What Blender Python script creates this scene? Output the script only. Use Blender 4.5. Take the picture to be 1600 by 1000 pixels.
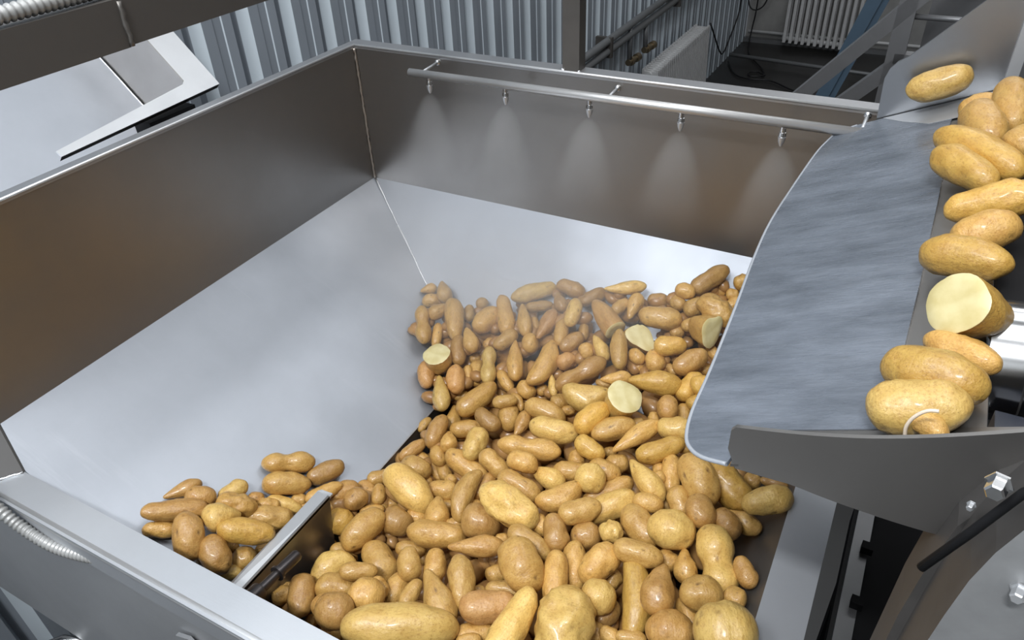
import bpy, bmesh, math, random
import numpy as np
from mathutils import Vector, Matrix, noise

for o in list(bpy.data.objects):
    bpy.data.objects.remove(o)
SC = bpy.context.scene
COL = SC.collection
# All plans below are in "rim units": origin at the rear left corner of the hopper rim,
# +x along the rear rim, +y away from the viewer, z = 0 at the rim.  K turns them into metres.
K = 1.45
ZR = 2.32
def W(p):
    return Vector((p[0]*K, p[1]*K, p[2]*K + ZR))

# ------------------------------------------------------------------ camera, world, lights, exposure
cam = bpy.data.cameras.new('camera')
cam.sensor_width = 36.0
cam.lens = 1175.8/1600*36.0
cam.clip_start = 0.02
cam_o = bpy.data.objects.new('camera', cam)
COL.objects.link(cam_o)
yw, pt, rl = -0.5208, 0.62359, -0.04793
fw = Vector((math.sin(yw)*math.cos(pt), math.cos(yw)*math.cos(pt), -math.sin(pt)))
rt0 = Vector((math.cos(yw), -math.sin(yw), 0))
up0 = rt0.cross(fw)
rt = rt0*math.cos(rl) + up0*math.sin(rl)
up = -rt0*math.sin(rl) + up0*math.cos(rl)
m = Matrix((rt, up, -fw)).transposed().to_4x4()
m.translation = W((1.14966, -1.34967, 0.4747))
cam_o.matrix_world = m
SC.camera = cam_o

world = bpy.data.worlds.new('world')
SC.world = world
world.use_nodes = True
bgn = world.node_tree.nodes['Background']
bgn.inputs[0].default_value = (0.75, 0.82, 0.95, 1)
bgn.inputs[1].default_value = 0.25

ZC = 2.3            # ceiling height above the rim
def lamp(x, y, sx, sy, power):
    l = bpy.data.lights.new('ceiling_lamp', 'AREA')
    l.shape = 'RECTANGLE'; l.size = sx*K; l.size_y = sy*K
    l.energy = power; l.color = (0.95, 0.975, 1.0)
    o = bpy.data.objects.new('ceiling_lamp', l); COL.objects.link(o)
    o.location = W((x, y, ZC-0.06))
for x, y, p in ((0.0, -2.3, 95), (0.0, -0.7, 26), (1.2, -0.7, 26), (2.4, -0.7, 5), (0.0, 1.1, 9), (1.2, 1.1, 28), (2.4, 1.1, 8), (0.0, 2.9, 8), (1.2, 2.9, 24), (2.4, 2.9, 15), (0.6, 4.7, 20), (2.4, -2.3, 5)):
    lamp(x, y, 0.8, 1.1, p)
lamp(1.05, -2.3, 0.6, 0.16, 150)

SC.view_settings.view_transform = 'Standard'
SC.view_settings.look = 'None'
SC.view_settings.gamma = 1.0
SC.view_settings.use_curve_mapping = False
SC.view_settings.exposure = 0.0
SC.cycles.max_bounces = 8
SC.cycles.volume_bounces = 1
SC.cycles.sample_clamp_indirect = 6.0
SC.cycles.caustics_reflective = False
SC.cycles.caustics_refractive = False

# ------------------------------------------------------------------ materials
def new_mat(name):
    mt = bpy.data.materials.new(name); mt.use_nodes = True
    nt = mt.node_tree
    return mt, nt, nt.nodes['Principled BSDF']
def node(nt, t, **kw):
    n = nt.nodes.new(t)
    for k, v in kw.items():
        if k in n.inputs.keys(): n.inputs[k].default_value = v
        else: setattr(n, k, v)
    return n
def ramp(nt, fac, stops):
    r = nt.nodes.new('ShaderNodeValToRGB')
    e = r.color_ramp.elements
    while len(e) < len(stops): e.new(0.5)
    for el, (p, c) in zip(e, stops):
        el.position = p; el.color = (c, c, c, 1) if isinstance(c, (int, float)) else (*c, 1)
    nt.links.new(fac, r.inputs[0])
    return r
def coords(nt, scale=(1, 1, 1), rot=(0, 0, 0)):
    tc = nt.nodes.new('ShaderNodeTexCoord'); mp = nt.nodes.new('ShaderNodeMapping')
    mp.inputs['Scale'].default_value = scale; mp.inputs['Rotation'].default_value = rot
    nt.links.new(tc.outputs['Object'], mp.inputs[0])
    return mp.outputs[0]
def steel(name, col=(0.56, 0.57, 0.585), r0=0.3, r1=0.46, brush=(2, 60, 60), bump=0.02, scratch=0.0, metallic=1.0):
    mt, nt, b = new_mat(name); L = nt.links.new
    b.inputs['Metallic'].default_value = metallic
    n1 = node(nt, 'ShaderNodeTexNoise', Scale=3.2, Detail=5.0, Roughness=0.6); L(coords(nt), n1.inputs[0])
    n2 = node(nt, 'ShaderNodeTexNoise', Scale=6.0, Detail=4.0, Roughness=0.65); L(coords(nt, brush), n2.inputs[0])
    rr = ramp(nt, n1.outputs[0], [(0.3, r0), (0.72, r1)])
    L(rr.outputs[0], b.inputs['Roughness'])
    c1 = tuple(x*0.88 for x in col)
    cr = ramp(nt, n1.outputs[0], [(0.3, col), (0.75, c1)])
    L(cr.outputs[0], b.inputs['Base Color'])
    if scratch:
        n5 = node(nt, 'ShaderNodeTexNoise', Scale=1.0, Detail=6.0, Roughness=0.7); L(coords(nt, (1.6, 22, 2.2)), n5.inputs[0])
        n6 = node(nt, 'ShaderNodeTexNoise', Scale=1.7, Detail=3.0); L(coords(nt), n6.inputs[0])
        r5 = ramp(nt, n5.outputs[0], [(0.55, 0.0), (0.75, 1.0)]); r6 = ramp(nt, n6.outputs[0], [(0.45, 0.0), (0.7, 1.0)])
        mm = node(nt, 'ShaderNodeMath', operation='MULTIPLY'); L(r5.outputs[0], mm.inputs[0]); L(r6.outputs[0], mm.inputs[1])
        ms = node(nt, 'ShaderNodeMath', operation='MULTIPLY'); L(mm.outputs[0], ms.inputs[0]); ms.inputs[1].default_value = scratch
        mx = node(nt, 'ShaderNodeMix', data_type='RGBA'); L(ms.outputs[0], mx.inputs['Factor']); L(cr.outputs[0], mx.inputs[6]); mx.inputs[7].default_value = (0.8, 0.82, 0.86, 1)
        L(mx.outputs[2], b.inputs['Base Color'])
    h = n2.outputs[0]
    bp = node(nt, 'ShaderNodeBump', Strength=bump*10, Distance=0.0006)
    L(h, bp.inputs['Height']); L(bp.outputs[0], b.inputs['Normal'])
    return mt
def plain(name, col, rough=0.5, metallic=0.0, var=0.15, scale=6.0, bump=0.0, spec=0.5):
    mt, nt, b = new_mat(name); L = nt.links.new
    n1 = node(nt, 'ShaderNodeTexNoise', Scale=scale, Detail=6.0, Roughness=0.6); L(coords(nt), n1.inputs[0])
    cr = ramp(nt, n1.outputs[0], [(0.25, tuple(x*(1-var) for x in col)), (0.75, tuple(min(1, x*(1+var)) for x in col))])
    L(cr.outputs[0], b.inputs['Base Color'])
    b.inputs['Roughness'].default_value = rough; b.inputs['Metallic'].default_value = metallic
    b.inputs['Specular IOR Level'].default_value = spec
    if bump:
        bp = node(nt, 'ShaderNodeBump', Strength=bump, Distance=0.01)
        L(n1.outputs[0], bp.inputs['Height']); L(bp.outputs[0], b.inputs['Normal'])
    return mt
M = {}
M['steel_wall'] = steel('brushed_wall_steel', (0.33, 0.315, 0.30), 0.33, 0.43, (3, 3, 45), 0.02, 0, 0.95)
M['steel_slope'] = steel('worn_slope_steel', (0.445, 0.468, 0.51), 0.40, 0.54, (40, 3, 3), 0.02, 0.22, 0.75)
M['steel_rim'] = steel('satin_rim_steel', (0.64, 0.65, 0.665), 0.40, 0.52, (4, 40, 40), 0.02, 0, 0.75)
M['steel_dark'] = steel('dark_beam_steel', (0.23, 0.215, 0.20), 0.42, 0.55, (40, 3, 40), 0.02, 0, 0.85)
M['steel_shiny'] = steel('polished_steel', (0.68, 0.68, 0.68), 0.16, 0.24, (30, 3, 3), 0.005)
M['steel_pipe'] = steel('drawn_pipe_steel', (0.66, 0.65, 0.64), 0.30, 0.40, (30, 30, 3), 0.01, 0, 0.7)
M['steel_front'] = steel('front_rim_steel', (0.66, 0.68, 0.71), 0.38, 0.50, (4, 40, 40), 0.02, 0, 0.68)
M['steel_right'] = steel('right_rim_steel', (0.66, 0.68, 0.72), 0.30, 0.40, (40, 4, 40), 0.02, 0, 0.7)
M['steel_top'] = steel('top_rim_steel', (0.50, 0.50, 0.51), 0.36, 0.46, (4, 40, 40), 0.02, 0, 0.9)
M['steel_edge'] = steel('rolled_edge_steel', (0.80, 0.80, 0.80), 0.30, 0.40, (4, 40, 40), 0.01, 0, 0.7)
M['steel_side'] = steel('side_plate_steel', (0.43, 0.44, 0.46), 0.24, 0.38, (3, 40, 40), 0.02, 0, 0.95)
M['weld'] = steel('weld_bead_steel', (0.5, 0.45, 0.4), 0.3, 0.45, (50, 50, 50), 0.08)
M['weld_bright'] = steel('ground_weld_steel', (0.85, 0.86, 0.88), 0.2, 0.3, (50, 50, 50), 0.04)
M['frame_grey'] = plain('grey_frame_steel', (0.21, 0.21, 0.215), 0.42, 0.6, 0.1)
M['blue_paint'] = plain('blue_grey_paint', (0.075, 0.12, 0.17), 0.45, 0.0, 0.12)
M['black'] = plain('black_rubber', (0.008, 0.008, 0.009), 0.7, 0, 0.2, 6.0, 0, 0.2)
M['navy'] = plain('dark_blue_belt', (0.018, 0.022, 0.035), 0.45, 0, 0.2)
M['dark_metal'] = plain('dark_oxidised_steel', (0.10, 0.09, 0.09), 0.32, 0.9, 0.15)
M['housing'] = plain('grey_cast_housing', (0.34, 0.345, 0.35), 0.42, 0.35, 0.22, 9.0, 0.15)
M['gunmetal'] = plain('dull_flange_steel', (0.13, 0.12, 0.11), 0.5, 0.6, 0.2)
M['concrete'] = plain('stained_plaster', (0.34, 0.335, 0.325), 0.85, 0, 0.28, 2.2, 0.25)
M['floor'] = plain('dark_wet_floor', (0.022, 0.021, 0.020), 0.35, 0, 0.4, 1.5, 0.05)
M['ceiling'] = plain('pale_ceiling_panel', (0.62, 0.64, 0.66), 0.7, 0, 0.05)
M['room_pale'] = plain('pale_painted_wall', (0.52, 0.53, 0.53), 0.7, 0, 0.05)
M['steel_plate'] = steel('chute_plate_steel', (0.36, 0.345, 0.33), 0.34, 0.46, (3, 40, 40), 0.02, 0, 0.9)
M['room_dark'] = plain('dark_wall_panel', (0.16, 0.15, 0.145), 0.7, 0, 0.15)  # dark grey of the unseen right wall, keeps side fill low
M['radiator'] = plain('white_radiator_paint', (0.66, 0.66, 0.66), 0.4, 0, 0.08)
M['pipe_grey'] = plain('grey_painted_pipe', (0.17, 0.175, 0.18), 0.42, 0.2, 0.1)
M['valve'] = plain('aged_brass', (0.25, 0.2, 0.13), 0.4, 0.8, 0.2)
M['cable'] = plain('black_cable', (0.01, 0.01, 0.011), 0.5)
M['conduit'] = plain('grey_conduit', (0.42, 0.42, 0.41), 0.4, 0.3, 0.1)
M['wall_pale'] = plain('pale_rib_strips', (0.68, 0.76, 0.82), 0.3, 0.0, 0.05, 3.0)  # brightness of the rib strips is put into their colour
M['corner_shade'] = plain('shaded_corner_steel', (0.045, 0.041, 0.038), 0.45, 0.0, 0.1)  # shade on the steep corner panel is put into this colour
M['flange_dark'] = plain('dark_flange_paint', (0.06, 0.056, 0.053), 0.55, 0, 0.3)
M['sheet_rim'] = plain('pale_sheet_edge', (0.34, 0.36, 0.39), 0.35, 0, 0.1)
M['wall_blue'] = plain('blue_grey_sheet', (0.31, 0.345, 0.39), 0.28, 0.0, 0.06, 3.0)
M['curl'] = plain('pale_skin_curl', (0.75, 0.62, 0.48), 0.5)

def sheet_mat():
    mt, nt, b = new_mat('grey_plastic_sheet'); L = nt.links.new
    n1 = node(nt, 'ShaderNodeTexNoise', Scale=5.0, Detail=5.0, Roughness=0.65); L(coords(nt, (1.0, 2.6, 1.0), (0, 0, 0.45)), n1.inputs[0])
    n2 = node(nt, 'ShaderNodeTexNoise', Scale=14.0, Detail=4.0, Roughness=0.6); L(coords(nt, (1.0, 4.0, 1.0), (0, 0, 0.4)), n2.inputs[0])
    cr = ramp(nt, n1.outputs[0], [(0.3, (0.085, 0.097, 0.115)), (0.7, (0.18, 0.20, 0.235))])
    L(cr.outputs[0], b.inputs['Base Color'])
    rr = ramp(nt, n2.outputs[0], [(0.35, 0.16), (0.62, 0.42)]); L(rr.outputs[0], b.inputs['Roughness'])
    bp = node(nt, 'ShaderNodeBump', Strength=0.5, Distance=0.005)
    L(n2.outputs[0], bp.inputs['Height']); L(bp.outputs[0], b.inputs['Normal'])
    b.inputs['Coat Weight'].default_value = 0.4; b.inputs['Coat Roughness'].default_value = 0.15
    return mt
M['sheet'] = sheet_mat()

def potato_mat():
    mt, nt, b = new_mat('potato_skin'); L = nt.links.new
    oi = nt.nodes.new('ShaderNodeObjectInfo')
    off = node(nt, 'ShaderNodeVectorMath', operation='MULTIPLY_ADD')
    tc = nt.nodes.new('ShaderNodeTexCoord')
    cb = nt.nodes.new('ShaderNodeCombineXYZ')
    mul = node(nt, 'ShaderNodeMath', operation='MULTIPLY'); mul.inputs[1].default_value = 37.0
    L(oi.outputs['Random'], mul.inputs[0])
    for i in range(3): L(mul.outputs[0], cb.inputs[i])
    L(tc.outputs['Object'], off.inputs[0]); off.inputs[1].default_value = (1.6, 1.0, 1.0); L(cb.outputs[0], off.inputs[2])
    P = off.outputs[0]
    n1 = node(nt, 'ShaderNodeTexNoise', Scale=1.5, Detail=4.0, Roughness=0.6); L(P, n1.inputs[0])
    n2 = node(nt, 'ShaderNodeTexNoise', Scale=9.0, Detail=5.0, Roughness=0.7); L(P, n2.inputs[0])
    hs = node(nt, 'ShaderNodeHueSaturation')
    v = node(nt, 'ShaderNodeMapRange'); v.inputs['To Min'].default_value = 0.86; v.inputs['To Max'].default_value = 1.14
    L(oi.outputs['Random'], v.inputs[0]); L(v.outputs[0], hs.inputs['Value'])
    L(oi.outputs['Color'], hs.inputs['Color'])
    m1 = node(nt, 'ShaderNodeMix', data_type='RGBA', blend_type='MULTIPLY')
    r1 = ramp(nt, n1.outputs[0], [(0.3, (0.86, 0.78, 0.70)), (0.62, (1.05, 1.06, 1.1))])
    m1.inputs['Factor'].default_value = 1.0
    L(hs.outputs[0], m1.inputs[6]); L(r1.outputs[0], m1.inputs[7])
    m2 = node(nt, 'ShaderNodeMix', data_type='RGBA', blend_type='MULTIPLY')
    r2 = ramp(nt, n2.outputs[0], [(0.30, (0.58, 0.47, 0.36)), (0.50, (1, 1, 1))])
    m2.inputs['Factor'].default_value = 0.75
    L(m1.outputs[2], m2.inputs[6]); L(r2.outputs[0], m2.inputs[7])
    vo = node(nt, 'ShaderNodeTexVoronoi', Scale=6.5); L(P, vo.inputs[0])
    rv = ramp(nt, vo.outputs['Distance'], [(0.05, 0.8), (0.12, 0.0)])
    sp = node(nt, 'ShaderNodeMix', data_type='RGBA')
    L(rv.outputs[0], sp.inputs['Factor']); L(m2.outputs[2], sp.inputs[6]); sp.inputs[7].default_value = (0.16, 0.085, 0.03, 1)
    vo2 = node(nt, 'ShaderNodeTexVoronoi', Scale=15.0); L(P, vo2.inputs[0])
    rv2 = ramp(nt, vo2.outputs['Distance'], [(0.06, 0.55), (0.16, 0.0)])
    sp2 = node(nt, 'ShaderNodeMix', data_type='RGBA')
    L(rv2.outputs[0], sp2.inputs['Factor']); L(sp.outputs[2], sp2.inputs[6]); sp2.inputs[7].default_value = (0.30, 0.17, 0.06, 1)
    sp = sp2
    at = node(nt, 'ShaderNodeAttribute', attribute_name='eye')
    ey = node(nt, 'ShaderNodeMix', data_type='RGBA')
    L(at.outputs['Fac'], ey.inputs['Factor']); L(sp.outputs[2], ey.inputs[6]); ey.inputs[7].default_value = (0.10, 0.045, 0.018, 1)
    L(ey.outputs[2], b.inputs['Base Color'])
    rr = ramp(nt, n2.outputs[0], [(0.3, 0.44), (0.7, 0.27)]); L(rr.outputs[0], b.inputs['Roughness'])
    b.inputs['Specular IOR Level'].default_value = 0.5
    b.inputs['Coat Weight'].default_value = 0.25; b.inputs['Coat Roughness'].default_value = 0.16
    b.inputs['Subsurface Weight'].default_value = 0.0
    bp = node(nt, 'ShaderNodeBump', Strength=0.6, Distance=0.003)
    n3 = node(nt, 'ShaderNodeTexNoise', Scale=4.0, Detail=6.0, Roughness=0.65); L(P, n3.inputs[0])
    mpw = nt.nodes.new('ShaderNodeMapping'); mpw.inputs['Scale'].default_value = (7.0, 1.3, 1.3); L(P, mpw.inputs[0])
    n4 = node(nt, 'ShaderNodeTexNoise', Scale=1.0, Detail=3.0, Roughness=0.55); L(mpw.outputs[0], n4.inputs[0])
    ad = node(nt, 'ShaderNodeMath', operation='MULTIPLY_ADD'); ad.inputs[1].default_value = 0.5
    L(n4.outputs[0], ad.inputs[0]); L(n3.outputs[0], ad.inputs[2])
    L(ad.outputs[0], bp.inputs['Height']); L(bp.outputs[0], b.inputs['Normal'])
    return mt
M['potato'] = potato_mat()
def flesh_mat():
    mt, nt, b = new_mat('potato_flesh'); L = nt.links.new
    n1 = node(nt, 'ShaderNodeTexNoise', Scale=1.6, Detail=3.0); L(coords(nt), n1.inputs[0])
    cr = ramp(nt, n1.outputs[0], [(0.35, (0.60, 0.50, 0.23)), (0.65, (0.70, 0.61, 0.33))])
    L(cr.outputs[0], b.inputs['Base Color']); b.inputs['Roughness'].default_value = 0.4
    return mt
M['flesh'] = flesh_mat()

# ------------------------------------------------------------------ builders
def tag(o, label=None, cat=None, group=None, kind=None):
    if label: o['label'] = label
    if cat: o['category'] = cat
    if group: o['group'] = group
    if kind: o['kind'] = kind
    return o
def thing(name, at, label, cat, group=None):
    o = bpy.data.objects.new(name, None); COL.objects.link(o)
    o.location = W(at); o.empty_display_size = 0.1
    return tag(o, label, cat, group)
def link(name, me, mat, parent=None, smooth=False):
    o = bpy.data.objects.new(name, me); COL.objects.link(o)
    if mat is not None: me.materials.append(mat)
    if smooth:
        for p in me.polygons: p.use_smooth = True
    if parent is not None:
        o.parent = parent
        q = parent; off = Vector((0, 0, 0))
        while q is not None:
            off += q.location; q = q.parent
        o.location = -off
    return o
def from_bm(name, bm, mat, parent=None, smooth=False):
    bmesh.ops.recalc_face_normals(bm, faces=bm.faces[:])
    me = bpy.data.meshes.new(name); bm.to_mesh(me); bm.free()
    return link(name, me, mat, parent, smooth)
def recentre(o, at):
    """move a single-mesh thing's origin to a point of its own"""
    c = W(at); o.data.transform(Matrix.Translation(-c)); o.location = c
    return o
def bev(bm, w, seg=2, ang=0.6):
    if w <= 0: return
    ed = [e for e in bm.edges if len(e.link_faces) == 2 and e.calc_face_angle(0) > ang]
    r = bmesh.ops.bevel(bm, geom=ed, offset=w, segments=seg, affect='EDGES', profile=0.5)
    for f in r['faces']: f.smooth = True
def hexa(bm, c8):
    v = [bm.verts.new(W(p)) for p in c8]
    for f in ((0,3,2,1), (4,5,6,7), (0,1,5,4), (1,2,6,5), (2,3,7,6), (3,0,4,7)):
        bm.faces.new([v[i] for i in f])
def box(name, lo, hi, mat, parent=None, bevel=0.0, seg=2):
    bm = bmesh.new()
    x0,y0,z0 = lo; x1,y1,z1 = hi
    hexa(bm, [(x0,y0,z0),(x1,y0,z0),(x1,y1,z0),(x0,y1,z0),(x0,y0,z1),(x1,y0,z1),(x1,y1,z1),(x0,y1,z1)])
    bev(bm, bevel*K, seg)
    return from_bm(name, bm, mat, parent)
def slab(name, pts, off, mat, parent=None, bevel=0.0, seg=2):
    """polygon pts extruded by the vector off"""
    bm = bmesh.new(); off = Vector(off)
    a = [bm.verts.new(W(p)) for p in pts]; b = [bm.verts.new(W(Vector(p)+off)) for p in pts]
    n = len(pts)
    bm.faces.new(a); bm.faces.new(b[::-1])
    for i in range(n): bm.faces.new([a[i], b[i], b[(i+1) % n], a[(i+1) % n]])
    bev(bm, bevel*K, seg)
    return from_bm(name, bm, mat, parent)
def beam(name, p, q, w, h, mat, parent=None, upv=(0,0,1), bevel=0.002):
    p, q, u = Vector(p), Vector(q), Vector(upv)
    d = (q-p).normalized(); s = d.cross(u).normalized(); t = s.cross(d).normalized()
    bm = bmesh.new()
    c = []
    for e in (p, q):
        for a, b in ((-1,-1), (1,-1), (1,1), (-1,1)):
            c.append(e + s*(a*w/2) + t*(b*h/2))
    hexa(bm, c); bev(bm, bevel*K)
    return from_bm(name, bm, mat, parent)
def smooth_path(pts, n=8):
    pts = [Vector(p) for p in pts]; out = []
    for i in range(len(pts)-1):
        p0 = pts[max(i-1,0)]; p1 = pts[i]; p2 = pts[i+1]; p3 = pts[min(i+2,len(pts)-1)]
        for k in range(n):
            t = k/n
            out.append(0.5*((2*p1)+(p2-p0)*t+(2*p0-5*p1+4*p2-p3)*t*t+(3*p1-p0-3*p2+p3)*t**3))
    return out+[pts[-1]]
def tube(name, pts, r, mat, parent=None, seg=14, curve=0, radii=None):
    if curve: pts = smooth_path(pts, curve)
    pts = [Vector(p) for p in pts]; bm = bmesh.new(); rings = []
    ref = Vector((0.13, 0.21, 0.97))
    for i, p in enumerate(pts):
        d = (pts[min(i+1,len(pts)-1)]-pts[max(i-1,0)]).normalized()
        s = d.cross(ref).normalized(); t = s.cross(d)
        rr = radii[i] if radii else r
        rings.append([bm.verts.new(W(p+(s*math.cos(2*math.pi*k/seg)+t*math.sin(2*math.pi*k/seg))*rr)) for k in range(seg)])
    for a, b in zip(rings, rings[1:]):
        for k in range(seg): bm.faces.new([a[k], a[(k+1)%seg], b[(k+1)%seg], b[k]])
    bm.faces.new(rings[0][::-1]); bm.faces.new(rings[-1])
    o = from_bm(name, bm, mat, parent, True)
    for p in o.data.polygons:
        if len(p.vertices) > 4: p.use_smooth = False
    return o
def turned(name, base, axis, prof, mat, parent=None, seg=16):
    """prof: (distance along axis, radius) pairs"""
    base, axis = Vector(base), Vector(axis).normalized()
    pts = []; rad = []
    for d, r in prof: pts.append(base+axis*d); rad.append(max(r, 1e-4))
    ref = Vector((0,0,1)) if abs(axis.z) < 0.9 else Vector((1,0,0))
    s = axis.cross(ref).normalized(); t = s.cross(axis); bm = bmesh.new(); rings = []
    for p, r in zip(pts, rad):
        rings.append([bm.verts.new(W(p+(s*math.cos(2*math.pi*k/seg)+t*math.sin(2*math.pi*k/seg))*r)) for k in range(seg)])
    for a, b in zip(rings, rings[1:]):
        for k in range(seg): bm.faces.new([a[k], a[(k+1)%seg], b[(k+1)%seg], b[k]])
    bm.faces.new(rings[0][::-1]); bm.faces.new(rings[-1])
    o = from_bm(name, bm, mat, parent, True)
    o.data.set_sharp_from_angle(angle=0.7)
    return o
def ribbed(name, pts, r, pitch, mat, parent=None, n=10, seg=14):
    path = smooth_path(pts, 24); out = [path[0]]; acc = 0.0
    step = pitch/4; last = path[0]
    for p in path[1:]:
        d = (p-last).length
        while acc+d >= step:
            t = (step-acc)/d; last = last.lerp(p, t); out.append(last.copy()); d = (p-last).length; acc = 0.0
        acc += d; last = p
    rad = [r*(1.0 if i % 4 in (0, 1) else 0.8) for i in range(len(out))]
    return tube(name, out, r, mat, parent, seg, 0, rad)
def bead(name, p, q, r, mat, parent=None, seed=1, step=0.006):
    rnd = random.Random(seed); p, q = Vector(p), Vector(q); n = max(4, int((q-p).length/step))
    pts = [p.lerp(q, i/n)+Vector((rnd.uniform(-1,1), rnd.uniform(-1,1), rnd.uniform(-1,1)))*r*0.25 for i in range(n+1)]
    return tube(name, pts, r, mat, parent, 8, 0, [r*rnd.uniform(0.75, 1.2) for _ in pts])

# ------------------------------------------------------------------ the room
FZ = -1.6
XW = -0.437; YE = 6.045; XR = 3.6; YF = -3.6
tag(box('floor', (XW-0.1, YF, FZ-0.05), (XR, YE+0.1, FZ), M['floor']), kind='structure')
tag(box('ceiling', (XW-0.1, YF, ZC), (XR, YE+0.1, ZC+0.05), M['ceiling']), kind='structure')
tag(box('wall_right', (XR, YF, FZ), (XR+0.05, YE, ZC), M['room_dark']), kind='structure')
tag(box('wall_front', (XW, YF-0.05, FZ), (XR, YF, ZC), M['room_pale']), kind='structure')
tag(box('wall_rear', (XW, YE, FZ), (XR, YE+0.08, ZC), M['concrete']), kind='structure')
def corrugated():
    bm = bmesh.new(); P = 0.158; y = 0.401-27*P; prof = []
    while y < YE:
        # a pale rib flank, a raised face with two fine beads, then a slope back to the pan
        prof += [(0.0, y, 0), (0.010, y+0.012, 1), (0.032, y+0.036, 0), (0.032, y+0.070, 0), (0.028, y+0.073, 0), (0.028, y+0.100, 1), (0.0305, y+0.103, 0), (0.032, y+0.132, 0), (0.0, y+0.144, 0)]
        y += P
    prof = [p for p in prof if YF < p[1] < YE]
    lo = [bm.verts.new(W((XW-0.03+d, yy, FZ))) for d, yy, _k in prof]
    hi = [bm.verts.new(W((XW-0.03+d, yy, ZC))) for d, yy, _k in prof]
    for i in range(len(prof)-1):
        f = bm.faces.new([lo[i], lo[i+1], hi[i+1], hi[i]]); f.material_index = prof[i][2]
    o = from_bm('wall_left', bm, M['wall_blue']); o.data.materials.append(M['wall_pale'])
    return o
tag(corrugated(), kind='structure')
tag(box('baseboard_rear', (XW, YE-0.06, FZ), (XR, YE, FZ+0.035), M['pipe_grey'], None, 0.004), kind='structure')

# ------------------------------------------------------------------ the hopper
hop = thing('hopper', (0.55, -0.5, FZ), 'large open stainless steel hopper holding the potato heap', 'hopper')
S1, S2, S3 = M['steel_wall'], M['steel_slope'], M['steel_rim']
TH = 0.004
ZB = -0.569; VX, VY = 0.43, -0.299
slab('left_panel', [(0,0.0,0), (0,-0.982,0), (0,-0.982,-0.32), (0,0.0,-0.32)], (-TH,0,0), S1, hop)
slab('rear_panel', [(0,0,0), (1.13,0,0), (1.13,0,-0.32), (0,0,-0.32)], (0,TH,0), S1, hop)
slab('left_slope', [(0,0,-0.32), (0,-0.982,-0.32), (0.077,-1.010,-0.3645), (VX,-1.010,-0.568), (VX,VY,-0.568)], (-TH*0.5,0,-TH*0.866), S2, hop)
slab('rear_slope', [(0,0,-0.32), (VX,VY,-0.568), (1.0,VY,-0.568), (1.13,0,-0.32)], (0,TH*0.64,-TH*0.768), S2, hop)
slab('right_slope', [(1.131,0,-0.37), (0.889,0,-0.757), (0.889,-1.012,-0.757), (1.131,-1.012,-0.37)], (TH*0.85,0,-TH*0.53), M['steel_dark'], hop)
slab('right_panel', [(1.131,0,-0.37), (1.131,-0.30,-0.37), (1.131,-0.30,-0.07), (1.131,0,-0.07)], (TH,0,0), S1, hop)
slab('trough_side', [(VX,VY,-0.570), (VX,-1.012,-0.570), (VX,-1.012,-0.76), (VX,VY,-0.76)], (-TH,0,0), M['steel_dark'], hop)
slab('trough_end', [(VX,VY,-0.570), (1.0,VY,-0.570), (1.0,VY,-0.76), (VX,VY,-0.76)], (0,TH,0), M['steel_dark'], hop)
box('trough_floor', (VX,-1.012,-0.77), (0.92,VY,-0.76), M['steel_dark'], hop)
slab('slope_lip', [(VX-0.001,VY,-0.5672), (VX-0.001,-1.010,-0.5672), (VX+0.0012,-1.010,-0.5692), (VX+0.0012,VY,-0.5692)], (0.0003,0,0.0006), M['steel_rim'], hop)
# rims
box('rim', (-0.022,-0.985,-0.004), (0.0015,0.036,0.004), M['steel_top'], hop, 0.0030, 3)
box('rim', (0.0016,-0.0015,-0.004), (1.135,0.036,0.004), M['steel_top'], hop, 0.0030, 3)
tube('rolled_edge', [(0.0012,-0.985,0.0030), (0.0012,0.0,0.0030)], 0.0026, M['steel_edge'], hop, 10)
tube('rolled_edge', [(0.0012,-0.0012,0.0030), (1.105,-0.0012,0.0030)], 0.0026, M['steel_edge'], hop, 10)
box('rim', (1.131,-1.064,-0.412), (1.188,0.0,-0.365), M['steel_right'], hop, 0.005, 3)
slab('rim', [(0.077,-1.0115,-0.3645), (0.044,-1.064,-0.3645), (1.188,-1.064,-0.3645), (1.188,-1.0115,-0.3645)], (0,0,-0.045), M['steel_front'], hop, 0.013, 4)
# outer skin on the viewer's side
slab('front_panel', [(-0.43,-1.045,-0.845), (1.188,-1.045,-0.855), (1.188,-1.045,-0.385), (0.03,-1.045,-0.385), (-0.43,-1.045,-0.385)], (0,0.004,0), M['steel_rim'], hop)
slab('corner_panel', [(0.0,-0.986,0.0), (0.0,-0.986,-0.32), (0.077,-1.0135,-0.3645), (0.044,-1.0645,-0.3645), (-0.03,-1.046,-0.425), (-0.14,-1.046,-0.425), (-0.14,-0.986,0.0)], (-0.002,0.004,0), M['corner_shade'], hop)
tube('rolled_edge', [(0.052,-1.0570,-0.3715), (1.188,-1.0570,-0.3715)], 0.0078, M['steel_edge'], hop, 16)
bead('weld_seam', (0.077,-1.0135,-0.3635), (0.040,-1.063,-0.3635), 0.0025, M['weld_bright'], hop, 3)
bead('weld_seam', (0.0025,-0.0025,-0.003), (0.0025,-0.0025,-0.32), 0.0034, M['weld'], hop, 4)
bead('weld_seam', (0.0015,-0.001,-0.319), (VX,VY,-0.567), 0.0024, M['weld_bright'], hop, 5, 0.02)
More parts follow.
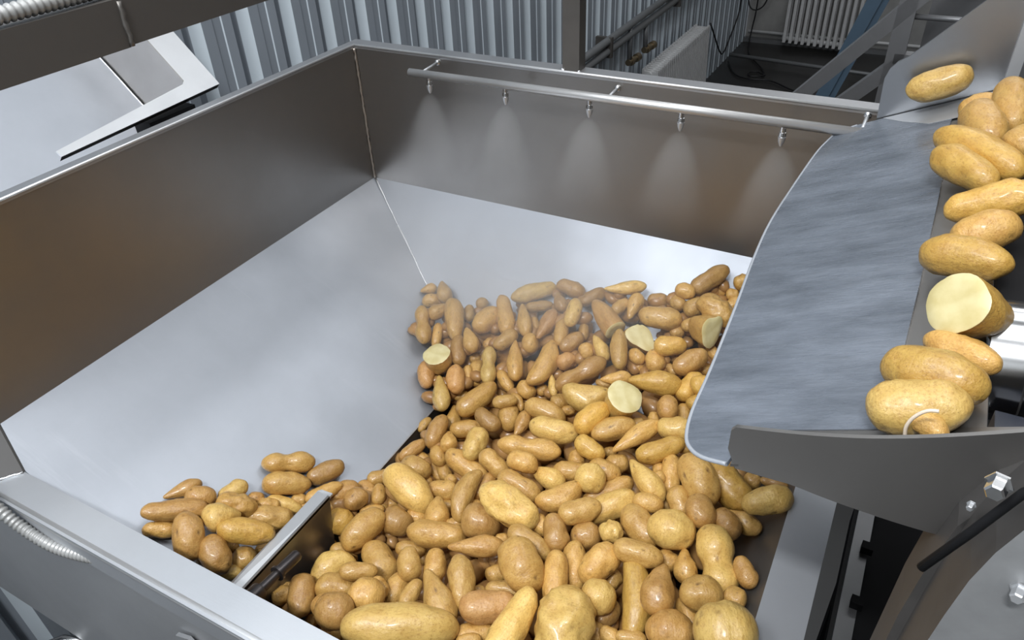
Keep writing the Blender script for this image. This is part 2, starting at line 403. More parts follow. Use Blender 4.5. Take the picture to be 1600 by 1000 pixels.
# divider plate with its folded top flange
dv = slab('divider_plate', [(0.4515,-1.012,-0.474), (0.4515,-0.772,-0.474), (0.4515,-0.790,-0.60), (0.4515,-1.012,-0.60)], (0.004,0,0), S1, hop)
slab('top_flange', [(0.4285,-1.012,-0.476), (0.4285,-0.770,-0.476), (0.4365,-0.768,-0.4715), (0.4555,-0.764,-0.4755), (0.4555,-1.012,-0.4755), (0.4365,-1.012,-0.4715)], (0,0,-0.004), M['steel_rim'], dv, 0.001)
sh = turned('drive_shaft', (0.488,-1.012,-0.455), (0,1,-0.13), [(0,0.0135), (0.046,0.0135), (0.05,0.012), (0.052,0.0075), (0.082,0.0075), (0.083,0.0125), (0.087,0.0125), (0.088,0.0095), (0.124,0.0095), (0.127,0.008)], M['dark_metal'], hop)
# the square post on the rear rim
box('support_post', (0.515,0.004,0.004), (0.5505,0.034,1.9), M['gunmetal'], hop, 0.003)
for k in (0, 1):
    bead('weld_seam', (0.513+k*0.037,0.002,0.006), (0.521+k*0.031,0.002,0.005), 0.003, M['weld_bright'], hop, 7+k)
for x, y, zt in ((0.12, -0.12, -0.47), (1.02, -0.12, -0.60), (0.12, -0.95, -0.47), (1.02, -0.95, -0.62)):
    box('leg', (x-0.025,y-0.025,FZ), (x+0.025,y+0.025,zt), M['steel_rim'], hop, 0.003)
brk = slab('bracket', [(0.395,-1.049,-0.512), (0.425,-1.049,-0.500), (0.475,-1.049,-0.56), (0.43,-1.049,-0.575)], (0,-0.006,0), M['steel_rim'], hop, 0.001)

# ------------------------------------------------------------------ spray bar
sp = thing('spray_pipe', (0.19,-0.06,-0.018), 'thin steel spray pipe with five nozzles along the rear rim of the hopper', 'spray pipe')
tube('pipe', [(0.19,-0.06,-0.019), (1.105,-0.06,-0.015)], 0.0082, M['steel_pipe'], sp, 18)
for x, z in ((0.223,-0.012), (0.634,-0.016), (1.08,-0.006)):
    bk = tube('standoff', [(x,0.0,z), (x,-0.056,z-0.003)], 0.0032, M['steel_rim'], sp, 10)
    turned('washer', (x,0.0,z), (0,-1,0), [(0,0.0065), (0.003,0.0065), (0.0045,0.005), (0.006,0.003)], M['steel_shiny'], bk, 12)
NZ = [(0.238,-0.0268), (0.4195,-0.0272), (0.6015,-0.0272), (0.7805,-0.0268), (0.9585,-0.0266)]
for x, z in NZ:
    nzl = turned('nozzle', (x,-0.06,z+0.004), (0,0,-1), [(0,0.0048), (0.009,0.0048), (0.0095,0.0062), (0.016,0.0066), (0.0165,0.0055), (0.018,0.0052)], M['steel_shiny'], sp, 12)
    turned('nozzle_tip', (x,-0.06,z-0.014), (0,0,-1), [(0,0.0066), (0.008,0.0056), (0.014,0.0032), (0.0165,0.0022)], M['steel_rim'], nzl, 12)

# ------------------------------------------------------------------ the feed chute
def cz(x): return 0.002+0.44*(x-1.1)
ch = thing('feed_chute', (1.15,-0.45,-0.05), 'sloping steel feed chute with a grey plastic sheet over the hopper edge', 'chute')
outline = [(1.205,-0.034), (1.098,-0.034), (1.07,-0.036), (1.044,-0.048), (1.033,-0.085), (1.025,-0.132), (1.016,-0.253), (1.010,-0.371), (1.013,-0.476), (1.022,-0.605), (1.029,-0.734), (1.031,-0.800), (1.037,-0.838), (1.046,-0.856), (1.060,-0.868), (1.082,-0.876), (1.090,-0.832), (1.187,-0.832), (1.192,-0.76), (1.196,-0.60), (1.199,-0.40), (1.2,-0.25), (1.197,-0.13)]
def plane_pts(xy, dz=0.0): return [(x, y, cz(x)+dz) for x, y in xy]
slab('plastic_sheet', plane_pts(outline, 0.0), (0.0013,0,-0.003), M['sheet'], ch, 0.0009, 1)
tube('sheet_edge', [(x, y, cz(x)-0.0012) for x, y in outline[2:16]], 0.0021, M['sheet_rim'], ch, 8, 4)
slab('base_plate', plane_pts([(1.035,-0.10), (1.255,-0.034), (1.255,-0.832), (1.05,-0.832)], -0.0035), (0.0013,0,-0.003), M['steel_plate'], ch)
slab('entry_strip', plane_pts([(1.105,-0.034), (1.252,-0.034), (1.252,-0.115), (1.17,-0.112), (1.135,-0.075)], 0.0006), (0.0003,0,-0.0008), M['steel_rim'], ch)
slab('side_plate', [(1.096,-0.030,-0.004), (1.0925,-0.030,0.066), (1.097,-0.030,0.082), (1.106,-0.030,0.094), (1.119,-0.030,0.103), (1.201,-0.030,0.193), (1.262,-0.030,0.262), (1.262,-0.030,0.072)], (0,0.005,0), M['steel_side'], ch, 0.001)
def front_plate():
    top = [(1.0806,0.0342), (1.1806,0.074), (1.2655,0.1091), (1.42,0.176)]
    low = [(1.0891,-0.0094), (1.1364,0.0002), (1.1905,-0.0013), (1.2461,-0.0052), (1.2612,0.0179), (1.2683,0.0495), (1.285,0.070), (1.42,0.11)]
    it = lambda c, x: float(np.interp(x, [q[0] for q in c], [q[1] for q in c]))
    bm = bmesh.new(); fr_, bk = [], []
    xs = [1.0806, 1.084, 1.0891]+[1.0891+(1.2461-1.0891)*k/14 for k in range(1, 15)]+[1.2536, 1.2612, 1.2683, 1.285, 1.33, 1.42]
    for x in xs:
        y = -0.878+0.004-0.011*math.sin(math.pi*min(1, (x-1.08)/0.20))
        t_ = it(top, x)-(0.004 if x < 1.082 else 0); l_ = it(low, x)+max(0, (1.0891-x))*2.2
        fr_.append([bm.verts.new(W((x, y, l_+(t_-l_)*k/4))) for k in range(5)])
        bk.append([bm.verts.new(W((x, y+0.004, l_+(t_-l_)*k/4))) for k in range(5)])
    n = len(xs)
    for i in range(n-1):
        for k in range(4):
            f = bm.faces.new([fr_[i][k], fr_[i+1][k], fr_[i+1][k+1], fr_[i][k+1]]); f.smooth = True
            f = bm.faces.new([bk[i][k+1], bk[i+1][k+1], bk[i+1][k], bk[i][k]]); f.smooth = True
        bm.faces.new([fr_[i][4], fr_[i+1][4], bk[i+1][4], bk[i][4]]); bm.faces.new([bk[i][0], bk[i+1][0], fr_[i+1][0], fr_[i][0]])
    for i, s_ in ((0, 1), (n-1, -1)):
        for k in range(4): bm.faces.new([fr_[i][k], fr_[i][k+1], bk[i][k+1], bk[i][k]])
    o = from_bm('front_plate', bm, M['steel_plate'], ch); o.data.set_sharp_from_angle(angle=0.7)
front_plate()
slab('front_flange', plane_pts([(1.085,-0.830), (1.085,-0.876), (1.40,-0.876), (1.40,-0.830)], -0.001), (0,0,-0.003), M['steel_wall'], ch)
box('corner_post', (1.252,-0.045,cz(1.25)), (1.268,-0.026,0.34), M['steel_rim'], ch, 0.002)
slab('under_rib', plane_pts([(1.06,-0.40), (1.25,-0.40), (1.25,-0.415), (1.06,-0.415)], -0.007), (0,0,-0.03), M['steel_wall'], ch)

# ------------------------------------------------------------------ feed conveyor behind the chute
cv = thing('feed_conveyor', (1.45,-0.5,FZ), 'dark belt conveyor with a shiny steel end roller beside the chute', 'conveyor')
slab('belt', [(1.262,-0.625,0.052), (1.262,-0.050,0.052), (1.9,-0.050,0.30), (1.9,-0.625,0.30)], (0,0,-0.02), M['black'], cv)
rl_ = turned('roller', (1.2555,-0.692,0.036), (1,0,0.12), [(0,0.050), (0.002,0.054), (0.03,0.054), (0.032,0.052), (0.55,0.052)], M['steel_shiny'], cv, 32)
turned('axle', (1.250,-0.692,0.0354), (1,0,0.12), [(0,0.016), (0.006,0.016)], M['dark_metal'], rl_, 16)
slab('strap', [(1.288,-0.800,0.075), (1.278,-0.830,0.06), (1.36,-0.60,0.16), (1.40,-0.62,0.16)], (0.03,0,-0.02), M['navy'], cv)
box('side_beam', (1.27,-0.825,-0.03), (1.9,-0.755,0.03), M['navy'], cv, 0.004)
box('side_beam', (1.262,-0.048,-0.02), (1.9,-0.0,0.06), M['black'], cv, 0.004)
for x in (1.70, 1.86):
    for y in (-0.04, -0.79):
        box('leg', (x-0.03,y-0.03,FZ), (x+0.03,y+0.03,0.0), M['frame_grey'], cv)

# belt below, seen through the gap beside the right rim
lc = thing('discharge_conveyor', (1.35,-0.6,FZ), 'black conveyor with a bolted grey side rail in the gap below the chute', 'conveyor')
box('side_rail', (1.236,-0.84,-0.70), (1.262,0.05,-0.60), M['frame_grey'], lc, 0.003)
box('belt', (1.262,-0.84,-0.66), (1.62,0.05,-0.625), M['black'], lc)
box('bed', (1.25,-0.84,-0.95), (1.60,0.0,-0.665), M['black'], lc)
for y in (-0.62, -0.50, -0.385, -0.27, -0.16):
    box('bolt_head', (1.250,y-0.008,-0.6), (1.268,y+0.008,-0.585), M['black'], lc, 0.001)
for x in (1.29, 1.57):
    for y in (-0.8, -0.1): box('leg', (x-0.03,y-0.03,FZ), (x+0.03,y+0.03,-0.95), M['black'], lc)

# gear housing at the lower right
gh = thing('gear_housing', (1.34,-0.95,FZ), 'grey cast gear housing with bolted flange beside the chute front', 'machine')
hs = slab('housing', [(1.240,-0.965,-0.20), (1.2465,-0.965,-0.035), (1.2495,-0.965,0.012), (1.253,-0.965,0.052), (1.2585,-0.965,0.083), (1.267,-0.965,0.113), (1.285,-0.965,0.14), (1.34,-0.965,0.16), (1.5,-0.965,0.16), (1.5,-0.965,-0.20)], (0,0.06,0), M['housing'], gh, 0.006, 3)
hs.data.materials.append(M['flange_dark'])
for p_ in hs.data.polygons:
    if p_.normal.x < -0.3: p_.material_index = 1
slab('flange', [(1.235,-0.905,-0.20), (1.237,-0.905,-0.08), (1.241,-0.905,-0.02), (1.248,-0.905,0.035), (1.262,-0.905,0.072), (1.29,-0.905,0.105), (1.5,-0.905,0.15), (1.5,-0.905,-0.20)], (0,0.055,0), M['flange_dark'], gh, 0.003)
tube('rod', [(1.2255,-0.968,0.0516), (1.242,-0.968,0.0971), (1.256,-0.968,0.1382), (1.30,-0.968,0.20)], 0.0030, M['black'], gh, 10)
def hexbolt(x, y, z, r, t, mt):
    o = turned('bolt', (x,y,z), (-0.25,-1,0.1), [(0,r*1.35), (t*0.15,r*1.35), (t*0.16,r), (t*0.9,r), (t,r*0.8)], mt, gh, 6)
    for p in o.data.polygons: p.use_smooth = False
hexbolt(1.2440,-0.966,0.1385,0.0056,0.012,M['steel_shiny'])
hexbolt(1.2455,-0.925,0.078,0.0022,0.006,M['steel_rim'])
hexbolt(1.2500,-0.85,-0.034,0.0040,0.008,M['steel_rim'])
hexbolt(1.2785,-0.966,0.060,0.0042,0.01,M['steel_rim'])
box('pedestal', (1.25,-0.96,FZ), (1.5,-0.86,-0.2), M['flange_dark'], gh)

# ------------------------------------------------------------------ overhead beam and conduits
ob = thing('overhead_beam', (0.335,-0.7,0.27), 'dull square steel beam crossing above the left wall of the hopper', 'beam')
box('beam_tube', (0.312,-3.5,0.2445), (0.350,-0.790,0.296), M['steel_dark'], ob, 0.004)
box('beam_tube', (0.312,-0.786,0.2462), (0.3492,6.0,0.2955), M['steel_dark'], ob, 0.002)
bm_pts = [(0.3505,-0.788,0.293), (0.3505,-0.788,0.245), (0.314,-0.788,0.2437)]
bead('weld_seam', bm_pts[0], bm_pts[1], 0.0035, M['steel_dark'], ob, 21)
tag(recentre(ribbed('flexible_conduit', [(0.340,-1.6,0.306), (0.340,-1.2,0.307), (0.341,-0.92,0.307), (0.335,-0.80,0.306), (0.32,-0.6,0.305)], 0.009, 0.0075, M['conduit']), (0.34,-0.9,0.3)), 'ribbed grey flexible conduit lying on top of the overhead beam', 'conduit')
tag(recentre(ribbed('flexible_conduit', [(-0.08,-1.09,-0.22), (0.06,-1.080,-0.31), (0.118,-1.077,-0.362), (0.150,-1.073,-0.390), (0.203,-1.068,-0.406), (0.268,-1.058,-0.402), (0.33,-1.046,-0.388)], 0.0095, 0.0075, M['conduit']), (0.15,-1.07,-0.4)), 'ribbed grey flexible conduit tucked under the front rim of the hopper', 'conduit')
tag(recentre(tube('handrail', [(-0.42,-1.30,-1.02), (-0.12,-1.10,-0.885), (-0.06,-1.06,-0.858), (0.0,-1.03,-0.87)], 0.011, M['steel_shiny'], None, 14), (-0.1,-1.1,-0.9)), 'short bright steel tube below the lower edge of the hopper front panel', 'tube')

# ------------------------------------------------------------------ neighbouring chute on the left
nb = thing('neighbour_chute', (-0.2,-0.5,FZ), 'pale steel chute of the next machine behind the left hopper rim', 'chute')
def Q(u, v, w=0.0):   # u along the machine (-y), v up the tilted sheet, w out of the sheet
    c = 0.7071
    return (-0.080-c*v+c*w, -0.325-u, 0.006+c*v+c*w)
slab('end_flange', [Q(0,0), Q(0,0.30), Q(0.062,0.30), Q(0.062,0.032), Q(0.070,0.026), Q(0.36,0.0), Q(0.36,-0.012)], (-0.002,0,-0.002), M['steel_rim'], nb)
slab('end_wall', [Q(0.064,0.032), Q(0.064,0.30), Q(0.064,0.30,-0.147), Q(0.064,-0.02,-0.147)], (0,0.002,0), M['steel_wall'], nb)
slab('sheet', [Q(0.066,-0.06,-0.145), Q(0.066,0.30,-0.145), Q(1.3,0.30,-0.145), Q(1.3,-0.06,-0.145)], (-0.002,0,-0.002), M['steel_slope'], nb)
bead('weld_seam', Q(0.068,-0.05,-0.1445), Q(0.068,0.30,-0.1445), 0.0016, M['weld_bright'], nb, 31, 0.03)
slab('flange_lip', [Q(0,0), Q(0.36,-0.012), Q(0.36,-0.012,-0.012), Q(0,0,-0.012)], (-0.001,0,-0.001), M['gunmetal'], nb)
box('gap_shade_box', (-0.13,-0.50,-0.06), (-0.085,-0.392,-0.014), M['black'], nb)  # black box stands in for the shaded gap below the flange
for y in (-0.48, -0.42): box('leg', (-0.13,y-0.015,FZ), (-0.09,y+0.015,-0.06), M['frame_grey'], nb)

# ------------------------------------------------------------------ frames and pipes behind the hopper
fr = thing('support_frame', (1.05,0.5,FZ), 'grey welded steel support frame rising beyond the rear rim', 'frame')
def frail(p, q, w, mat=M['frame_grey']):
    beam('rail', (p[0],0.5,p[1]), (q[0],0.5,q[1]), 0.03, w, mat, fr, (0,0,1), 0.002)
frail((0.44,-0.69), (1.22,0.215), 0.030)
frail((0.60,-0.58), (1.093,-0.056), 0.030)
beam('rail', (1.078,0.5,-0.050), (1.2,0.5,-0.050), 0.03, 0.022, M['frame_grey'], fr)
box('upright', (1.062,0.485,FZ), (1.098,0.515,0.09), M['frame_grey'], fr, 0.002)
box('upright', (0.44,0.485,FZ), (0.475,0.515,-0.66), M['frame_grey'], fr, 0.002)
tube('rod', [(1.098,0.5,0.036), (1.3,0.5,0.036)], 0.006, M['frame_grey'], fr, 10)
tube('rod', [(1.12,0.62,0.10), (1.3,0.62,0.10)], 0.006, M['frame_grey'], fr, 10)
box('cover_plate', (1.12,0.66,-0.5), (1.7,0.68,0.05), M['frame_grey'], fr)

bb = thing('brace_beam', (0.35,2.0,FZ), 'blue-grey painted slanting steel beam behind the support frame', 'beam')
bx = lambda z: 0.786+(z+0.665)*0.302
beam('flange', (bx(FZ)-0.003,2.0,FZ), (bx(0.2)-0.003,2.0,0.2), 0.03, 0.05, M['blue_paint'], bb, (1,0,0))
beam('web', (bx(FZ)+0.036,2.012,FZ), (bx(0.2)+0.036,2.012,0.2), 0.03, 0.024, M['blue_paint'], bb, (1,0,0))

def radiator(name, label, fins, ax0, ax1, up, out, thick, r, n_rows, at):
    t = thing(name, at, label, 'radiator', 'column radiators')
    ax0, ax1, up, out = Vector(ax0), Vector(ax1), Vector(up), Vector(out)
    for i in range(fins):
        p = ax0.lerp(ax1, (i+0.5)/fins)
        bm = bmesh.new()
        d = (ax1-ax0).normalized()
        for k in range(n_rows):
            o_ = p+out*(k/(max(1, n_rows-1)))
            hexa(bm, [o_+d*a+up.normalized()*0+out.normalized()*b+up*h for h in (0, 1) for a, b in ((-r,-r), (r,-r), (r,r), (-r,r))])
        # rounded collars joining the columns
        for h in (0.02, 0.93):
            q = p+up*h
            hexa(bm, [q+d*a+out*b+up*(0.05*c_) for c_ in (0, 1) for a, b in ((-r*1.15,-0.08), (r*1.15,-0.08), (r*1.15,1.08), (-r*1.15,1.08))])
        bev(bm, r*0.5*K, 2)
        from_bm('fin', bm, M['radiator'], t)
    for h in (0.045, 0.955):
        q0 = ax0+out*0.5+up*h; q1 = ax1+out*0.5+up*h
        tube('header', [q0, q1], r*1.7, M['radiator'], t, 10)
    return t
radiator('radiator', 'white column radiator hanging on the rear wall above the dark floor', 12, (-0.075,5.95,-1.535), (0.56,5.95,-1.555), (0,0,0.55), (0,-0.09,0), 0.1, 0.0125, 2, (0.2,5.95,-1.53))
radiator('radiator', 'white radiator leaning away from the corrugated wall below two pipes', 30, (-0.26,3.03,-1.58), (-0.26,4.13,-1.58), (-0.02,0,0.595), (-0.09,0,0), 0.1, 0.0072, 2, (-0.3,3.6,-1.59))
tag(recentre(tube('floor_pipe', [(0.0-0.404,5.385,-1.55), (0.357,5.299,-1.55), (1.8,5.14,-1.55)], 0.016, M['pipe_grey'], None, 10), (0.4,5.3,-1.57)), 'low horizontal pipe running above the dark floor by the rear wall', 'pipe')
tag(recentre(tube('skirting_pipe', [(-0.40,5.98,-1.50), (1.9,5.98,-1.50)], 0.014, M['radiator'], None, 10), (0.4,5.98,-1.5)), 'thin pale pipe along the foot of the rear plaster wall', 'pipe')
tag(recentre(tube('heating_pipe', [(XW+0.07,0.3,-0.69), (XW+0.07,2.18,-0.668), (XW+0.07,5.9,-0.62)], 0.021, M['pipe_grey'], None, 12), (XW+0.07,2.5,-0.66)), 'upper of two grey heating pipes on the corrugated wall', 'pipe', 'heating pipes')
hp = thing('heating_pipe', (XW+0.07,2.5,-0.72), 'lower of two grey heating pipes on the corrugated wall with brass valves', 'pipe', 'heating pipes')
tube('pipe', [(XW+0.07,0.3,-0.742), (XW+0.07,2.18,-0.722), (XW+0.07,5.9,-0.680)], 0.021, M['pipe_grey'], hp, 12)
for y, z in ((2.77,-0.66), (3.03,-0.72)):
    pl = tube('branch', [(XW+0.07,y,z), (XW+0.075,y,-0.86)], 0.014, M['pipe_grey'], hp, 10)
    vb = turned('valve', (XW+0.075,y-0.02,-0.865), (0.1,1,0), [(0,0.018), (0.03,0.018), (0.031,0.026), (0.05,0.026), (0.051,0.016), (0.10,0.016), (0.101,0.024), (0.135,0.024)], M['valve'], hp, 10)
for y in (1.2, 2.45, 3.6, 4.8):
    box('pipe_clip', (XW+0.003,y-0.012,-0.75), (XW+0.095,y+0.012,-0.645), M['gunmetal'], hp)

def cable(label, pts, r=0.006):
    tag(recentre(tube('cable', pts, r, M['cable'], None, 8, 8), pts[0]), label, 'cable')
cable('black cable hanging in a loop from the wall corner behind the radiator', [(-0.40,5.55,-0.6), (-0.40,5.534,-1.135), (-0.40,5.50,-1.25), (-0.40,5.29,-1.39), (-0.40,5.13,-1.465), (-0.39,4.95,-1.40), (-0.385,4.626,-1.146), (-0.37,4.50,-1.075), (-0.33,4.36,-1.05)])
cable('black cable dropping from the corner and coiling on the dark floor', [(-0.33,5.9,-0.5), (-0.335,5.9,-1.239), (-0.36,5.95,-1.45), (-0.36,5.9,-1.585), (-0.263,5.547,-1.588), (-0.088,5.23,-1.588), (-0.03,5.05,-1.588), (-0.12,4.99,-1.588), (-0.157,5.077,-1.588), (-0.1,5.12,-1.588), (-0.02,5.06,-1.588)])
cable('black cable trailing across the dark floor toward the blue-grey beam', [(-0.39,5.3,-1.585), (-0.25,5.0,-1.588), (-0.108,4.921,-1.588), (0.058,4.934,-1.588), (0.266,4.771,-1.588), (0.55,4.6,-1.588)])
cable('short looped black cable hanging high in the wall corner', [(-0.40,5.85,-0.7), (-0.415,5.88,-1.1), (-0.40,5.88,-1.25), (-0.34,5.88,-1.29), (-0.27,5.88,-1.24), (-0.24,5.88,-1.1), (-0.23,5.9,-0.7)])

